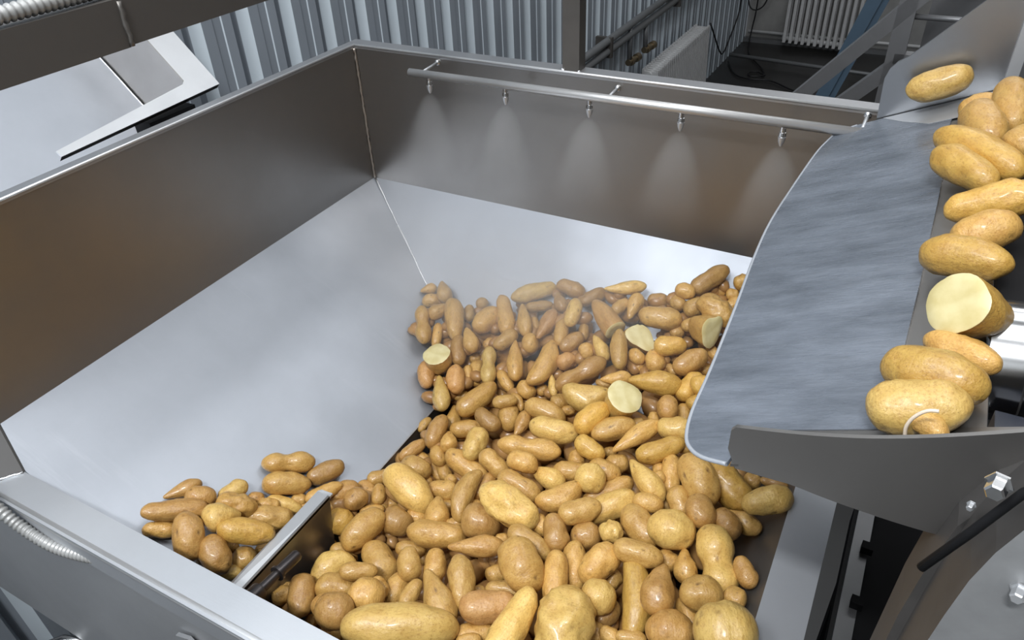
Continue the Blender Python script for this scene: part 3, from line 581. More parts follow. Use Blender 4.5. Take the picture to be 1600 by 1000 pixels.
CPTS = [(.31,-.2,-.45),(.41,-.19,-.445),(.5,-.15,-.415),(.61,-.13,-.40),(.75,-.1,-.38),(.89,-.06,-.34),(1.0,-.1,-.36),
(.29,-.28,-.465),(.385,-.40,-.52),(.47,-.5,-.575),(.47,-.65,-.58),(.47,-.8,-.575),(.49,-.95,-.55),(.6,-.4,-.50),(.6,-.7,-.52),(.65,-.95,-.48),
(.8,-.3,-.425),(.8,-.6,-.455),(.8,-.9,-.45),(1.0,-.3,-.39),(1.0,-.5,-.415),(1.0,-.7,-.425),(1.0,-.9,-.445),(1.08,-.5,-.41),(1.07,-.75,-.44)]
ROWS = """
pt|2734,-1952,-4622|756,654,30|536,-645,544|359,255|h|small half-buried tan tapered potato behind the back corner peanut potato
pt|3183,-2006,-4529|617,-663,-425|199,-391,899|528,341|h|middling tan tapered potato behind the stout corner potato
ot|2944,-2192,-4727|865,498,-59|441,-700,561|386,288|h|small half-buried tan oval potato behind the back corner peanut potato
pt|3424,-2600,-4599|-412,-886,-215|620,-445,646|487,331|h|middling tan tapered potato left of the stout corner potato
nt|3299,-3062,-4716|528,-743,-411|275,-309,911|849,336|h|peanut-shaped potato at the back corner resting on the left slope
ot|3892,-2712,-4614|490,-768,-412|258,-324,910|925,394|h|stout potato with an eye near the back corner of the heap
ot|3604,-3008,-4918|321,-862,-391|376,-263,888|539,224|h|small half-buried tan oval potato right of the back corner peanut potato
ot|4002,-2298,-4694|399,-819,-412|294,-311,904|364,244|h|small half-buried tan oval potato right of the stout corner potato
rt|4131,-1935,-4619|918,389,-76|360,-736,574|260,247|h|tiny half-buried tan round potato right of the stout corner potato
ot|4614,-2585,-4491|292,915,279|567,-400,720|634,421|h|middling tan oval potato right of the stout corner potato
et|4973,-2403,-4366|539,-735,-411|165,-387,907|845,335|h|large tan long potato in front and left of the long top-edge potato
ot|5240,-2879,-4604|396,885,245|548,-442,710|541,312|h|middling tan oval potato behind the waisted upright potato
rt|4837,-2897,-4839|407,884,231|560,-441,702|256,234|h|tiny half-buried tan round potato behind the waisted upright potato
pt|4543,-3155,-4651|651,-649,-394|150,-399,904|553,331|h|middling tan tapered potato in front and right of the stout corner potato
pt|5454,-2453,-4320|508,-758,-408|157,-385,910|729,313|h|middling tan tapered potato in front of the long top-edge potato
ob|4313,-3287,-4909|453,-799,-394|270,-299,915|648,318|h|middling brown oval potato right of the pale cut disc
ey|5270,-1646,-4177|749,654,108|490,-656,574|923,342|h|long yellow potato lying along the top edge of the heap at the rear slope
ob|6015,-1372,-4042|984,51,-169|143,-788,599|589,321|h|middling brown oval potato right of the long top-edge potato
et|5485,-1834,-4359|833,550,49|427,-698,574|548,221|h|small half-buried tan long potato in front of the long top-edge potato
pb|5997,-1867,-4088|664,-634,-395|36,-501,865|449,298|h|small brown tapered potato right of the long top-edge potato
oy|6471,-2255,-3950|123,-908,-399|313,-346,884|596,288|h|middling yellow oval potato right of the long top-edge potato
ob|6589,-1563,-3975|602,767,223|498,-579,646|570,280|h|middling brown oval potato left of the narrow-necked potato
py|7219,-1368,-3691|886,458,65|349,-755,556|785,291|h|yellow potato with narrow neck resting on the rear slope
pr|5971,-2459,-4277|100,931,351|447,-357,820|688,341|h|middling reddish tapered potato in front of the long top-edge potato
ot|5638,-2329,-4447|690,-613,-385|57,-484,873|286,182|h|tiny half-buried tan oval potato in front of the long top-edge potato
ot|6342,-2544,-4294|234,-887,-397|260,-336,905|579,272|h|middling tan oval potato behind the bent one-eyed potato
ob|6631,-2695,-4348|453,854,257|493,-480,726|513,301|h|small brown oval potato behind the long wavy potato
ot|7253,-1719,-3922|433,850,300|470,-497,730|414,240|h|small tan oval potato in front of the narrow-necked potato
ot|6721,-2295,-4322|376,-834,-403|149,-375,915|351,193|h|tiny half-buried tan oval potato left of the blunt cut half
rt|5780,-2830,-4553|409,-821,-397|201,-343,917|389,324|h|small tan round potato behind the bent one-eyed potato
ot|7682,-2849,-4047|355,-847,-395|108,-382,918|791,301|h|middling tan oval potato in front of the blunt cut half
ob|7843,-1147,-3941|930,367,41|282,-778,562|390,259|h|small half-buried brown oval potato behind the large back oval
rt|8320,-1432,-3703|898,-351,-264|-83,-726,682|309,282|h|small tan round potato behind and right of the large back oval
ot|8409,-1301,-3476|994,80,-79|110,-823,557|363,296|h|small tan oval potato left of the long rear-slope potato
eb|8760,-874,-3363|561,769,306|419,-582,696|831,344|h|long brown potato lying highest on the rear slope
ot|8688,-1501,-3656|740,639,210|391,-662,639|427,339|h|small tan oval potato left of the wrinkled back potato
kt|9123,-1682,-3477|917,-325,-231|-100,-749,655|721,449|h|big wrinkled knobby potato at the back beside the grey sheet
ot|8906,-772,-3694|851,503,153|332,-740,584|349,238|h|small half-buried tan oval potato in front of the long rear-slope potato
ot|9213,-741,-3674|966,256,39|194,-814,547|243,236|h|tiny half-buried tan stubby potato behind and right of the wrinkled back potato
ot|9295,-964,-3730|441,828,346|365,-518,774|309,234|h|small half-buried tan oval potato right of the wrinkled back potato
ot|9315,-544,-3471|825,533,188|339,-733,590|308,299|h|small potato alone at the rear slope touching the grey sheet edge
ot|7608,-1561,-4064|974,224,-40|206,-790,577|209,193|h|tiny half-buried tan stubby potato left of the large back oval
pt|7523,-1658,-3871|45,918,394|323,-386,864|566,318|h|middling tan tapered potato in front of the narrow-necked potato
ot|8167,-1977,-3743|978,204,-34|186,-793,580|755,414|h|large smooth oval potato near the back of the heap above the pale wedge
ot|8737,-1907,-3773|661,710,243|402,-608,684|333,242|h|small tan oval potato left of the ragged broken potato
ot|8496,-1810,-4094|773,609,177|376,-665,645|245,233|h|tiny half-buried tan stubby potato behind the fine-wrinkled potato
or|3890,-3916,-5249|488,-784,-383|286,-271,919|583,350|h|middling reddish oval potato in front of the pale cut disc
ot|4050,-3508,-5335|610,785,111|553,-521,650|366,237|h|small half-buried tan oval potato in front of the pale cut disc
py|4501,-4309,-5212|535,-757,-374|240,-288,927|723,353|h|yellow pear-shaped potato lowest at the left slope edge of the heap
or|4626,-3925,-5088|471,-796,-380|258,-287,922|594,349|h|middling reddish oval potato behind and right of the yellow pear by the slope
ot|4725,-3602,-5153|493,-781,-383|232,-306,923|335,181|h|tiny half-buried tan oval potato left of the waisted upright potato
ot|4797,-3412,-5249|367,-850,-378|290,-282,915|564,316|h|middling half-buried tan oval potato left of the waisted upright potato
ny|5165,-3492,-4867|401,-832,-384|257,-301,919|787,315|h|waisted yellow potato standing on end in the back left heap
pt|5669,-3291,-4714|421,-820,-388|212,-327,921|836,344|h|large tan tapered potato right of the waisted upright potato
ot|5586,-3588,-5040|802,-491,-340|63,-496,866|498,240|h|small tan oval potato in front and right of the waisted upright potato
ot|5315,-4229,-5111|345,911,225|531,-387,754|889,409|h|large smooth tan potato lying slantwise above the slope edge
ot|4728,-3957,-5481|963,222,-151|263,-666,698|380,246|h|small half-buried tan oval potato left of the smooth slanting potato
ot|5966,-4269,-4897|814,580,31|414,-617,669|447,244|h|small tan oval potato right of the smooth slanting potato
bt|6102,-4014,-5051|772,-540,-335|57,-467,883|386,155|h|tiny tan bent potato right of the smooth slanting potato
ot|4607,-3126,-5149|611,780,132|539,-533,652|233,219|h|tiny half-buried tan stubby potato left of the waisted upright potato
ot|6117,-3702,-4983|833,-452,-320|41,-526,849|377,314|h|small tan oval potato in front and left of the bent one-eyed potato
ot|6256,-3934,-5201|289,921,261|471,-374,799|232,187|h|tiny half-buried tan oval potato behind the pinched-waist potato
bt|6298,-3260,-4609|-45,-939,-342|407,-329,852|975,408|h|bent tan potato with a single eye in the upper heap
nb|7201,-3512,-4328|552,805,215|465,-512,723|1009,374|h|long brown wavy potato running uphill in the upper heap
or|6687,-3039,-4544|609,771,187|477,-545,689|374,298|h|small reddish oval potato behind and left of the long wavy potato
ot|6375,-2970,-4795|845,533,46|387,-668,635|219,208|h|tiny half-buried tan stubby potato right of the bent one-eyed potato
py|6628,-3552,-4796|515,-773,-372|111,-370,922|472,186|h|small yellow tapered potato in front of the bent one-eyed potato
ot|7013,-2840,-4337|642,-671,-371|15,-472,881|310,264|h|small tan oval potato behind the long wavy potato
py|7256,-2729,-4245|713,-605,-354|-22,-525,851|558,278|h|middling yellow tapered potato in front and left of the blunt cut half
by|7540,-4064,-4313|949,314,-31|254,-703,665|792,460|h|large pale bent potato with a dimple in the upper heap
pt|7927,-3614,-4111|875,480,63|328,-684,651|518,274|h|small tan tapered potato behind the yellow oval cut potato
ot|6369,-3491,-5064|529,825,198|486,-486,727|239,221|h|tiny half-buried tan stubby potato in front of the bent one-eyed potato
ot|6952,-3912,-4801|593,785,179|459,-512,726|324,301|h|small tan stubby potato left of the pale bent dimpled potato
ot|6798,-4231,-4842|986,25,-164|138,-674,726|746,373|h|middling tan oval potato behind the pinched-waist potato
ot|7166,-4000,-4866|850,524,48|356,-640,682|285,179|h|tiny half-buried tan oval potato in front and left of the pale bent dimpled potato
ot|7944,-3874,-4580|838,-465,-284|-37,-568,822|195,174|h|tiny half-buried tan stubby potato left of the yellow oval cut potato
ot|7610,-3395,-4532|981,-86,-175|64,-707,705|292,135|h|tiny half-buried tan oval potato right of the pale bent dimpled potato
og|8565,-2544,-3891|905,419,74|289,-733,615|554,356|h|middling golden oval potato behind and left of the fine-wrinkled potato
rt|8012,-2775,-4180|906,-337,-255|-43,-674,737|333,256|h|small tan round potato in front of the pale wedge cut
rt|8377,-2788,-4150|409,-827,-385|29,-410,912|424,357|h|small tan round potato behind the big golden upper potato
ob|9046,-2905,-3850|592,763,259|384,-551,741|633,372|h|brown potato with fine wrinkles near the grey sheet edge
ot|8674,-2720,-4287|888,-386,-251|-79,-665,743|293,164|h|tiny half-buried tan oval potato left of the fine-wrinkled potato
pg|8638,-3563,-3981|962,272,-2|209,-735,645|876,437|h|big golden potato with narrow end in the upper heap below the wedge cut
og|9199,-3335,-4033|250,907,340|299,-406,864|582,351|h|middling golden oval potato in front of the fine-wrinkled potato
og|9409,-3440,-3827|764,619,186|338,-628,701|332,316|h|small golden stubby potato in front of the fine-wrinkled potato
ot|9310,-2652,-4140|763,617,191|342,-638,690|199,175|h|tiny half-buried tan stubby potato right of the fine-wrinkled potato
og|9405,-3699,-4033|368,876,312|321,-435,841|263,233|h|tiny golden stubby potato in front of the fine-wrinkled potato
ot|8510,-1983,-3973|870,480,110|322,-723,612|254,245|h|tiny half-buried tan stubby potato in front and right of the large back oval
ot|9295,-2236,-4034|710,-625,-325|-142,-579,803|336,193|h|tiny half-buried tan oval potato in front of the ragged broken potato
ot|8064,-2814,-4395|600,766,228|421,-546,724|301,227|h|tiny half-buried tan oval potato behind and left of the big golden upper potato
ot|4362,-4798,-5719|125,959,255|529,-282,800|343,177|h|tiny half-buried tan oval potato left of the oval by the drop wall
ob|4883,-5089,-5410|87,-949,-303|448,-235,863|674,340|h|reddish brown oval potato beside the dark drop wall of the slope
pt|4849,-4456,-5634|414,-838,-355|283,-253,925|531,321|h|middling half-buried tan tapered potato behind and right of the oval by the drop wall
ot|5347,-4771,-5437|820,572,-2|415,-593,690|575,325|h|middling tan oval potato behind the eye-end potato
pt|5259,-5249,-5392|406,-847,-342|287,-237,928|396,333|h|small tan tapered potato in front and right of the oval by the drop wall
ey|5876,-5280,-5155|48,-953,-299|411,-254,875|627,368|h|yellow potato with its eyed end up near the drop wall
ob|5800,-4680,-5095|934,-233,-269|94,-568,818|533,318|h|middling brown oval potato in front of the smooth slanting potato
ob|4579,-5518,-5674|-396,-905,-157|552,-371,746|563,247|h|small brown oval potato in front and left of the oval by the drop wall
rt|5175,-5514,-5570|724,-603,-335|153,-333,930|384,287|h|small tan round potato in front of the oval by the drop wall
ot|4772,-5470,-5861|973,131,-190|231,-585,777|257,201|h|tiny half-buried tan oval potato in front of the oval by the drop wall
ot|4922,-5918,-5627|974,116,-197|228,-570,790|551,388|h|middling tan oval potato behind the big smooth yellow potato
et|5136,-5622,-5887|863,-405,-303|122,-416,901|457,213|h|small half-buried tan long potato left of the swollen-end potato
ot|5352,-5622,-5806|709,-625,-328|152,-319,936|360,241|h|small half-buried tan oval potato left of the swollen-end potato
et|5846,-5588,-5466|967,-108,-230|134,-553,822|856,382|h|long tan potato with a swollen end in the left middle heap
ot|5746,-5985,-5486|956,-160,-246|132,-515,847|206,188|h|tiny tan stubby potato in front and left of the swollen-end potato
et|6590,-5785,-4869|937,-243,-250|87,-532,842|604,319|h|middling tan long potato in front and right of the eye-end potato
ot|5999,-5358,-5603|981,1,-194|157,-587,794|294,253|h|small half-buried tan oval potato right of the swollen-end potato
ot|4351,-6259,-5796|542,837,77|541,-417,730|308,225|h|tiny tan oval potato left of the big smooth yellow potato
rt|6083,-4365,-5173|432,-828,-358|204,-296,933|524,383|h|middling tan round potato right of the smooth slanting potato
pb|6461,-4533,-5039|-3,949,314|383,-289,878|525,284|h|small brown tapered potato behind the pinched-waist potato
oy|7305,-4921,-4508|972,216,-87|213,-672,709|804,405|h|large yellow oval potato behind and right of the pinched-waist potato
nt|7107,-5455,-4550|950,305,-68|258,-644,720|997,369|h|long peanut-shaped potato with pinched waist lying crosswise in the heap
ot|7233,-5950,-4365|981,152,-124|192,-630,752|474,328|h|middling tan oval potato in front of the pinched-waist potato
og|8124,-5230,-4320|977,-122,-175|58,-638,768|516,318|h|middling golden oval potato behind the ring-specked potato
og|7932,-4694,-4139|434,867,246|424,-437,794|672,382|h|middling golden oval potato in front of the pale bent dimpled potato
ot|7796,-4577,-4697|987,-42,-155|88,-664,742|223,212|h|tiny half-buried tan stubby potato left of the smooth curved potato
ot|7913,-5268,-4628|442,-832,-334|105,-322,941|306,270|h|small tan stubby potato behind the ring-specked potato
ot|8345,-4890,-4610|848,525,73|317,-613,724|219,163|h|tiny half-buried tan oval potato in front of the smooth curved potato
oy|8119,-4138,-4561|874,482,60|313,-653,690|355,285|h|small yellow oval potato behind the smooth curved potato
ot|8335,-4746,-4205|772,624,122|364,-591,720|714,364|h|smooth curved tan potato beneath the spindle-shaped one's upper end
pt|8782,-4837,-4100|559,799,222|380,-485,788|874,329|h|spindle-shaped potato pointed at both ends under the chute corner
ot|8873,-4267,-4170|336,-871,-358|59,-360,931|254,190|h|tiny tan oval potato behind and right of the spindle-shaped potato
oy|9325,-4536,-3960|958,287,20|195,-700,687|530,378|h|middling yellow oval potato behind the long golden pointer potato
og|9258,-5034,-4020|728,665,167|336,-559,758|757,331|h|long golden potato pointing at the rounded corner of the grey sheet
ot|9549,-4712,-4139|922,381,64|226,-667,710|199,194|h|tiny tan stubby potato right of the long golden pointer potato
rb|9058,-4132,-3943|342,-867,-364|40,-374,927|418,323|h|small brown round potato in front of the big golden upper potato
ot|9267,-3814,-4261|316,-877,-362|29,-372,928|351,207|h|small half-buried tan oval potato in front and right of the big golden upper potato
rt|8601,-4226,-4420|917,398,41|262,-675,689|247,208|h|tiny half-buried tan round potato behind the spindle-shaped potato
oy|8104,-3969,-4720|791,600,115|360,-609,707|462,260|h|small half-buried yellow oval potato behind the smooth curved potato
rt|8612,-5233,-4442|926,378,19|248,-643,725|351,302|h|small tan round potato right of the ring-specked potato
ot|9388,-5043,-4307|546,805,232|336,-464,820|445,231|h|small tan oval potato in front of the long golden pointer potato
pb|2483,-8848,-4482|394,912,-110|712,-227,665|561,267|l|small brown tapered potato behind the long outer brown potato
rb|2814,-8802,-4536|725,553,-410|647,-342,682|444,359|l|middling brown round potato behind and left of the cone-shaped potato
eb|2790,-9256,-4392|625,710,-324|679,-291,674|877,332|l|long brown potato nearest the outer edge of the left slope pile
ot|2713,-9540,-4578|668,644,-374|663,-287,691|481,255|l|tan potato partly hidden by the front rim below the long brown one
py|3460,-8962,-4500|-636,-710,302|661,-299,689|544,453|l|cone-shaped yellow potato in the middle of the left pile
oy|3023,-8363,-4739|311,950,-15|682,-212,700|475,289|l|large ridged brown potato standing against the front rim in the left pile
kt|3382,-8604,-4635|763,485,-427|619,-360,698|594,342|l|knobby wrinkled potato at the back of the left pile
ob|3290,-8186,-4977|685,652,-326|647,-338,683|263,227|l|tiny half-buried brown oval potato right of the wrinkled left-pile potato
kt|3556,-8181,-5014|730,578,-364|627,-355,694|358,242|l|small tan knobby potato behind the knobby potato by the bar
kt|3744,-8396,-5022|713,611,-344|627,-336,702|761,412|l|large knobby potato in the left pile close to the divider bar
ob|3344,-9502,-4425|575,-636,-515|530,-190,826|697,424|l|large brown oval potato in front of the long outer brown potato
og|3938,-8952,-4598|738,554,-386|620,-330,712|791,373|l|smooth golden oval potato lying on top of the left pile beside the divider
ob|3770,-9454,-4670|729,-391,-562|499,-259,827|573,424|l|smooth brown egg-shaped potato by the front rim in the left pile
ot|3483,-9038,-5054|833,74,-549|538,-338,772|384,201|l|small tan oval potato behind and right of the brown egg-shaped potato
rt|3926,-9129,-5061|653,695,-302|630,-278,725|343,348|l|small tan round potato in front of the golden oval by the divider
oy|3887,-9437,-5058|676,657,-333|625,-272,732|391,238|l|small yellow oval potato in front and right of the brown egg-shaped potato
ot|3360,-9473,-5011|682,638,-358|637,-278,719|147,151|l|tiny tan stubby potato left of the brown egg-shaped potato
ot|3892,-8741,-5297|321,947,-24|629,-194,753|275,188|l|tiny tan oval potato in front and right of the golden oval by the divider
ot|4135,-8714,-5484|259,961,101|582,-239,777|319,220|h|small half-buried tan oval potato behind the dark rim potato
ot|4173,-8989,-5512|786,608,-113|442,-425,790|171,170|h|tiny half-buried tan stubby potato left of the dark rim potato
oy|4387,-8858,-5670|505,-818,-275|381,-74,921|277,265|h|small yellow stubby potato behind and left of the dark rim potato
ot|4531,-9083,-5593|819,560,-122|409,-422,809|355,305|h|small tan oval potato left of the dark rim potato
ob|4923,-8993,-5390|635,-718,-286|307,-105,946|457,390|h|middling brown oval potato behind the dark rim potato
nt|3295,-7340,-4895|667,688,-284|658,-366,658|833,373|l|peanut-shaped potato lying highest on the bare left slope
ot|3508,-7663,-5012|712,619,-332|637,-369,677|756,382|l|smooth oval potato on the left slope right below the peanut-shaped one
ob|3795,-7034,-5198|434,899,-52|651,-274,708|646,344|l|brown slanted potato on the left slope beside the peanut-shaped pair
oy|3661,-7946,-5182|814,356,-459|577,-398,714|581,246|l|small yellow oval potato in front of the oval below the slope peanut
ot|3757,-7711,-5255|700,643,-309|630,-353,692|258,200|l|tiny tan oval potato in front and right of the oval below the slope peanut
et|4082,-7418,-5194|447,892,-68|640,-266,721|631,234|l|small tan long potato behind the broad potato by the divider
ob|4239,-7105,-5422|598,801,29|538,-428,726|509,375|h|middling brown oval potato behind the broad potato by the divider
ob|4557,-7194,-5357|395,912,111|562,-336,755|409,352|h|small brown oval potato behind the broad potato by the divider
ob|4383,-6712,-5724|906,-298,-302|173,-390,904|416,299|h|small brown oval potato behind the end-up divider potato
ot|4432,-6394,-5656|726,687,-9|481,-499,721|409,267|h|small tan oval potato left of the big smooth yellow potato
ot|4798,-6857,-5457|446,-838,-315|336,-169,927|360,238|h|small tan oval potato behind the end-up divider potato
pt|4929,-6724,-5731|790,-525,-316|174,-301,938|365,328|h|small tan tapered potato in front and left of the big smooth yellow potato
ot|4211,-7386,-5499|604,797,17|534,-421,734|327,219|h|small tan oval potato behind the broad potato by the divider
og|4534,-7617,-5506|960,189,-206|274,-492,826|434,413|h|golden broad potato right beside the divider plate face
ot|4830,-7124,-5564|812,581,-63|421,-507,753|399,168|h|tiny tan oval potato behind the end-up divider potato
ot|4849,-6959,-5654|942,295,-158|300,-535,790|302,222|h|tiny tan oval potato behind and right of the end-up divider potato
ot|5186,-7744,-5192|-265,-953,-147|538,-272,798|779,459|h|large potato leaning end-up beside the tip of the divider
ob|5523,-7295,-5333|975,99,-198|221,-507,833|477,436|h|middling brown stubby potato right of the end-up divider potato
ot|3882,-7726,-5323|594,778,-205|642,-305,703|163,100|l|tiny tan oval potato left of the broad potato by the divider
oy|5358,-6689,-5184|924,-258,-281|146,-442,885|1003,550|h|big smooth yellow potato lying beside the edge of the left slope
ot|5769,-6281,-5454|902,425,-78|332,-568,753|513,341|h|middling tan oval potato in front and left of the swollen-end potato
bt|6448,-6542,-4955|106,-954,-281|376,-223,900|888,338|h|large tan bent potato in front of the swollen-end potato
pt|6128,-6951,-5136|413,-859,-304|279,-198,940|536,416|h|middling tan tapered potato behind the ridged crosswise potato
et|6399,-7378,-5058|922,376,-95|298,-532,793|883,401|h|long ridged potato lying crosswise in the front centre heap
ot|5703,-6998,-5436|962,225,-155|255,-537,804|349,263|h|small tan oval potato behind and left of the ridged crosswise potato
ot|6473,-6989,-5212|716,697,37|421,-473,774|293,222|h|tiny tan oval potato right of the ridged crosswise potato
ot|5993,-6463,-5567|823,568,-20|384,-529,757|229,219|h|tiny half-buried tan stubby potato behind the ridged crosswise potato
ob|7049,-7027,-4794|956,275,-100|244,-562,791|580,502|h|stout brown potato with a fold in its skin in mid heap
eb|6551,-6127,-5109|214,950,228|450,-303,840|563,248|h|small brown long potato in front and right of the swollen-end potato
ky|7470,-6857,-4366|968,-146,-205|97,-535,839|977,519|h|large pale potato with crumpled wet skin lying on top in mid heap
et|7353,-6312,-4526|981,-61,-184|115,-579,807|715,341|h|middling tan long potato behind the crumpled wet potato
pb|7265,-7538,-4683|872,488,-32|320,-519,792|779,335|h|smooth spindle potato with a pointed tip in the front centre
et|8075,-7323,-4372|972,-146,-182|82,-516,853|702,310|h|middling tan long potato behind the large tilted oval potato
ot|7507,-6309,-4855|924,-303,-234|54,-503,863|364,204|h|small half-buried tan oval potato right of the crumpled wet potato
ot|7529,-7200,-4748|676,733,80|396,-453,799|201,192|h|tiny tan stubby potato right of the pointed spindle potato
ot|6559,-6606,-5216|351,919,177|464,-335,820|426,258|h|small tan oval potato behind and left of the folded-skin potato
ot|5117,-5920,-5896|972,-46,-230|172,-530,831|256,234|h|tiny half-buried tan stubby potato right of the big smooth yellow potato
ot|8220,-7858,-4147|759,-596,-261|57,-339,939|743,557|h|large smooth oval potato tilted down toward the camera in the front heap
ot|6049,-7658,-5318|913,396,-103|311,-508,803|452,265|h|small tan oval potato left of the ridged crosswise potato
ot|6437,-8166,-4849|569,-771,-287|234,-183,955|476,341|h|middling tan oval potato in front and left of the ridged crosswise potato
ot|6707,-7891,-5046|413,-868,-276|267,-175,948|480,331|h|middling tan oval potato in front of the ridged crosswise potato
pt|7334,-8687,-4466|734,-625,-265|142,-240,960|843,441|h|large tapering potato standing behind the huge speckled yellow one
ot|6768,-8589,-4827|14,980,198|418,-186,889|439,239|h|small tan oval potato left of the large tapering potato
et|7486,-8305,-4446|517,-811,-273|193,-200,960|713,348|h|middling tan long potato behind and right of the large tapering potato
ot|7724,-7715,-4833|573,813,106|397,-388,832|325,259|h|small half-buried tan oval potato left of the large tilted oval potato
ot|8063,-8099,-4529|921,387,-47|253,-502,827|493,260|h|small tan oval potato behind and right of the reddish barrel potato
or|8078,-8515,-4347|858,514,-16|296,-467,834|750,416|h|reddish barrel-shaped potato in the front centre heap
ey|8547,-8710,-4133|-81,-976,-204|310,-219,925|937,398|h|long yellow speckled potato running out of the front of the heap
ot|8016,-8824,-4591|830,557,-13|303,-433,849|526,276|h|small tan oval potato in front of the reddish barrel potato
ot|8025,-9000,-4486|860,509,-31|288,-434,854|311,176|h|tiny tan oval potato in front of the reddish barrel potato
oy|7156,-9333,-4330|871,484,-79|316,-431,845|1414,571|h|huge speckled yellow potato in the very front of the heap by the front rim
ot|7622,-8155,-4807|585,806,86|397,-377,837|262,178|h|tiny half-buried tan oval potato behind and left of the reddish barrel potato
ot|6258,-7614,-5484|798,-533,-281|140,-290,947|209,183|h|tiny half-buried tan stubby potato in front of the ridged crosswise potato
py|7661,-5881,-4594|984,-58,-170|101,-603,791|586,363|h|middling yellow tapered potato behind the double-lobed potato
bt|8104,-6339,-4364|660,740,128|389,-483,785|720,374|h|bent double-lobed potato in the centre heap
ot|7936,-5575,-4612|914,406,-1|277,-621,733|540,318|h|middling tan oval potato left of the ring-specked potato
ry|8417,-5889,-4242|972,230,-52|191,-641,743|444,438|h|round potato with a ring of dark specks in the centre heap
ot|8495,-5514,-4405|993,25,-114|103,-648,755|518,342|h|middling tan oval potato right of the ring-specked potato
py|9258,-5705,-4059|834,-495,-244|-65,-527,847|752,368|h|yellow potato narrow at the top in the right centre heap
et|8697,-5796,-4497|677,720,150|357,-500,789|782,290|h|middling tan long potato behind the mottled centre potato
et|8552,-6608,-4178|773,629,89|338,-526,780|616,330|h|middling tan long potato in front and right of the double-lobed potato
oy|8891,-6208,-4327|698,702,140|342,-499,796|809,410|h|large pale mottled potato in the centre right heap
ot|9427,-6079,-4095|984,174,-32|138,-640,756|417,272|h|small tan oval potato in front of the narrow-topped yellow potato
ot|9442,-6443,-4222|833,-505,-228|-57,-487,871|659,422|h|smooth shiny tan potato beside the big speckled round one
ry|9918,-6492,-3978|977,215,-2|138,-620,772|618,517|h|big round pale potato with scattered specks in the right heap
ky|9118,-6763,-4164|651,744,151|334,-460,823|310,292|h|small yellow knobby potato in front of the mottled centre potato
rb|8745,-6814,-4414|901,433,18|255,-563,786|411,399|h|middling brown round potato behind the bruised oval potato
ob|8357,-7041,-4310|549,-783,-292|81,-299,951|532,354|h|middling brown oval potato in front of the double-lobed potato
ot|7996,-6803,-4587|826,-500,-260|31,-421,907|340,251|h|small tan oval potato in front of the double-lobed potato
ot|9405,-5520,-4116|866,-446,-227|-70,-557,828|203,193|h|tiny tan stubby potato right of the narrow-topped yellow potato
ot|9608,-5746,-4418|948,-272,-162|-34,-596,803|164,148|h|tiny half-buried tan stubby potato behind the big speckled round potato
ky|9169,-8463,-4072|163,-957,-241|183,-211,960|918,682|h|very large knobby pale potato with a cleft at the front of the heap
oy|9372,-7850,-4143|978,203,-42|147,-537,831|429,423|h|middling yellow stubby potato in front of the bruised oval potato
bg|9808,-7605,-4189|354,-897,-265|43,-268,963|1034,383|h|long golden orange curved potato standing upright in the front heap
pb|10089,-7525,-3949|179,-946,-272|77,-262,962|647,469|h|large brown tapered potato beside the curved orange one in front
et|9641,-7103,-3951|988,147,-40|121,-592,797|641,309|h|potato with a gnarled pale end in the right front heap
ot|9175,-7350,-4160|382,901,207|317,-338,886|620,413|h|oval potato with a grey bruise in the front heap
et|8822,-7372,-4384|439,-854,-279|92,-266,960|650,306|h|middling tan long potato left of the bruised oval potato
ot|8706,-7787,-4243|326,-906,-271|154,-232,961|743,325|h|middling tan oval potato right of the large tilted oval potato
ot|9348,-7269,-4526|130,960,246|239,-271,932|293,247|h|small half-buried tan oval potato in front and right of the bruised oval potato
ob|9490,-7841,-4483|386,902,191|280,-312,908|427,277|h|small brown oval potato left of the curved orange potato
ot|9480,-8153,-4454|784,-584,-209|-15,-356,934|249,244|h|tiny tan stubby potato right of the very large cleft potato
ot|9681,-8176,-4344|991,-86,-102|47,-491,870|270,200|h|tiny tan oval potato in front of the curved orange potato
ot|9957,-8134,-4272|962,271,-1|144,-506,850|366,197|h|small tan oval potato left of the ridged round potato
ot|9345,-5299,-4256|419,-848,-325|8,-355,935|325,197|h|tiny tan oval potato right of the narrow-topped yellow potato
et|9536,-5331,-4166|279,-901,-331|51,-330,942|597,285|h|middling tan long potato right of the narrow-topped yellow potato
ot|10010,-5560,-3808|646,-707,-287|-107,-456,884|799,485|h|big smooth potato on top of the heap below the rounded sheet corner
eg|10413,-5359,-3967|850,-483,-208|-130,-576,807|812,474|h|long golden potato running under the front plate of the chute
oy|11019,-5708,-3613|837,522,164|214,-588,780|653,377|h|yellow oval potato touching the right rim below the front plate
ot|10697,-4949,-4120|988,-133,-80|-32,-683,730|247,220|h|tiny tan stubby potato behind and left of the yellow oval at the right rim
ob|11017,-5154,-3812|996,86,10|53,-696,716|367,155|h|tiny brown oval potato behind the yellow oval at the right rim
pt|10768,-5839,-4047|978,-185,-92|-48,-639,768|509,304|h|potato with an eyed end lying on the bare right wall
ob|10577,-6067,-3964|737,-633,-236|-139,-484,864|437,355|h|middling brown oval potato right of the round dark brown potato
rb|10208,-6105,-3851|608,-743,-278|-100,-420,902|474,398|h|round dark brown potato on top of the right heap
ot|9861,-5919,-4032|574,-765,-292|-70,-400,914|442,326|h|small tan oval potato left of the round dark brown potato
ny|10636,-6742,-3952|472,-838,-273|-85,-352,932|938,515|h|big greenish yellow potato with a waist near the sloping right wall
rb|10397,-7969,-4027|917,394,55|167,-505,847|548,478|h|round ridged brown potato at the front beside the corner
ot|10605,-7458,-3763|900,427,83|178,-536,825|497,411|h|round potato with one small eye below the greenish yellow one
ot|9981,-6779,-4292|871,-452,-190|-71,-500,863|289,293|h|small tan stubby potato right of the gnarled-end potato
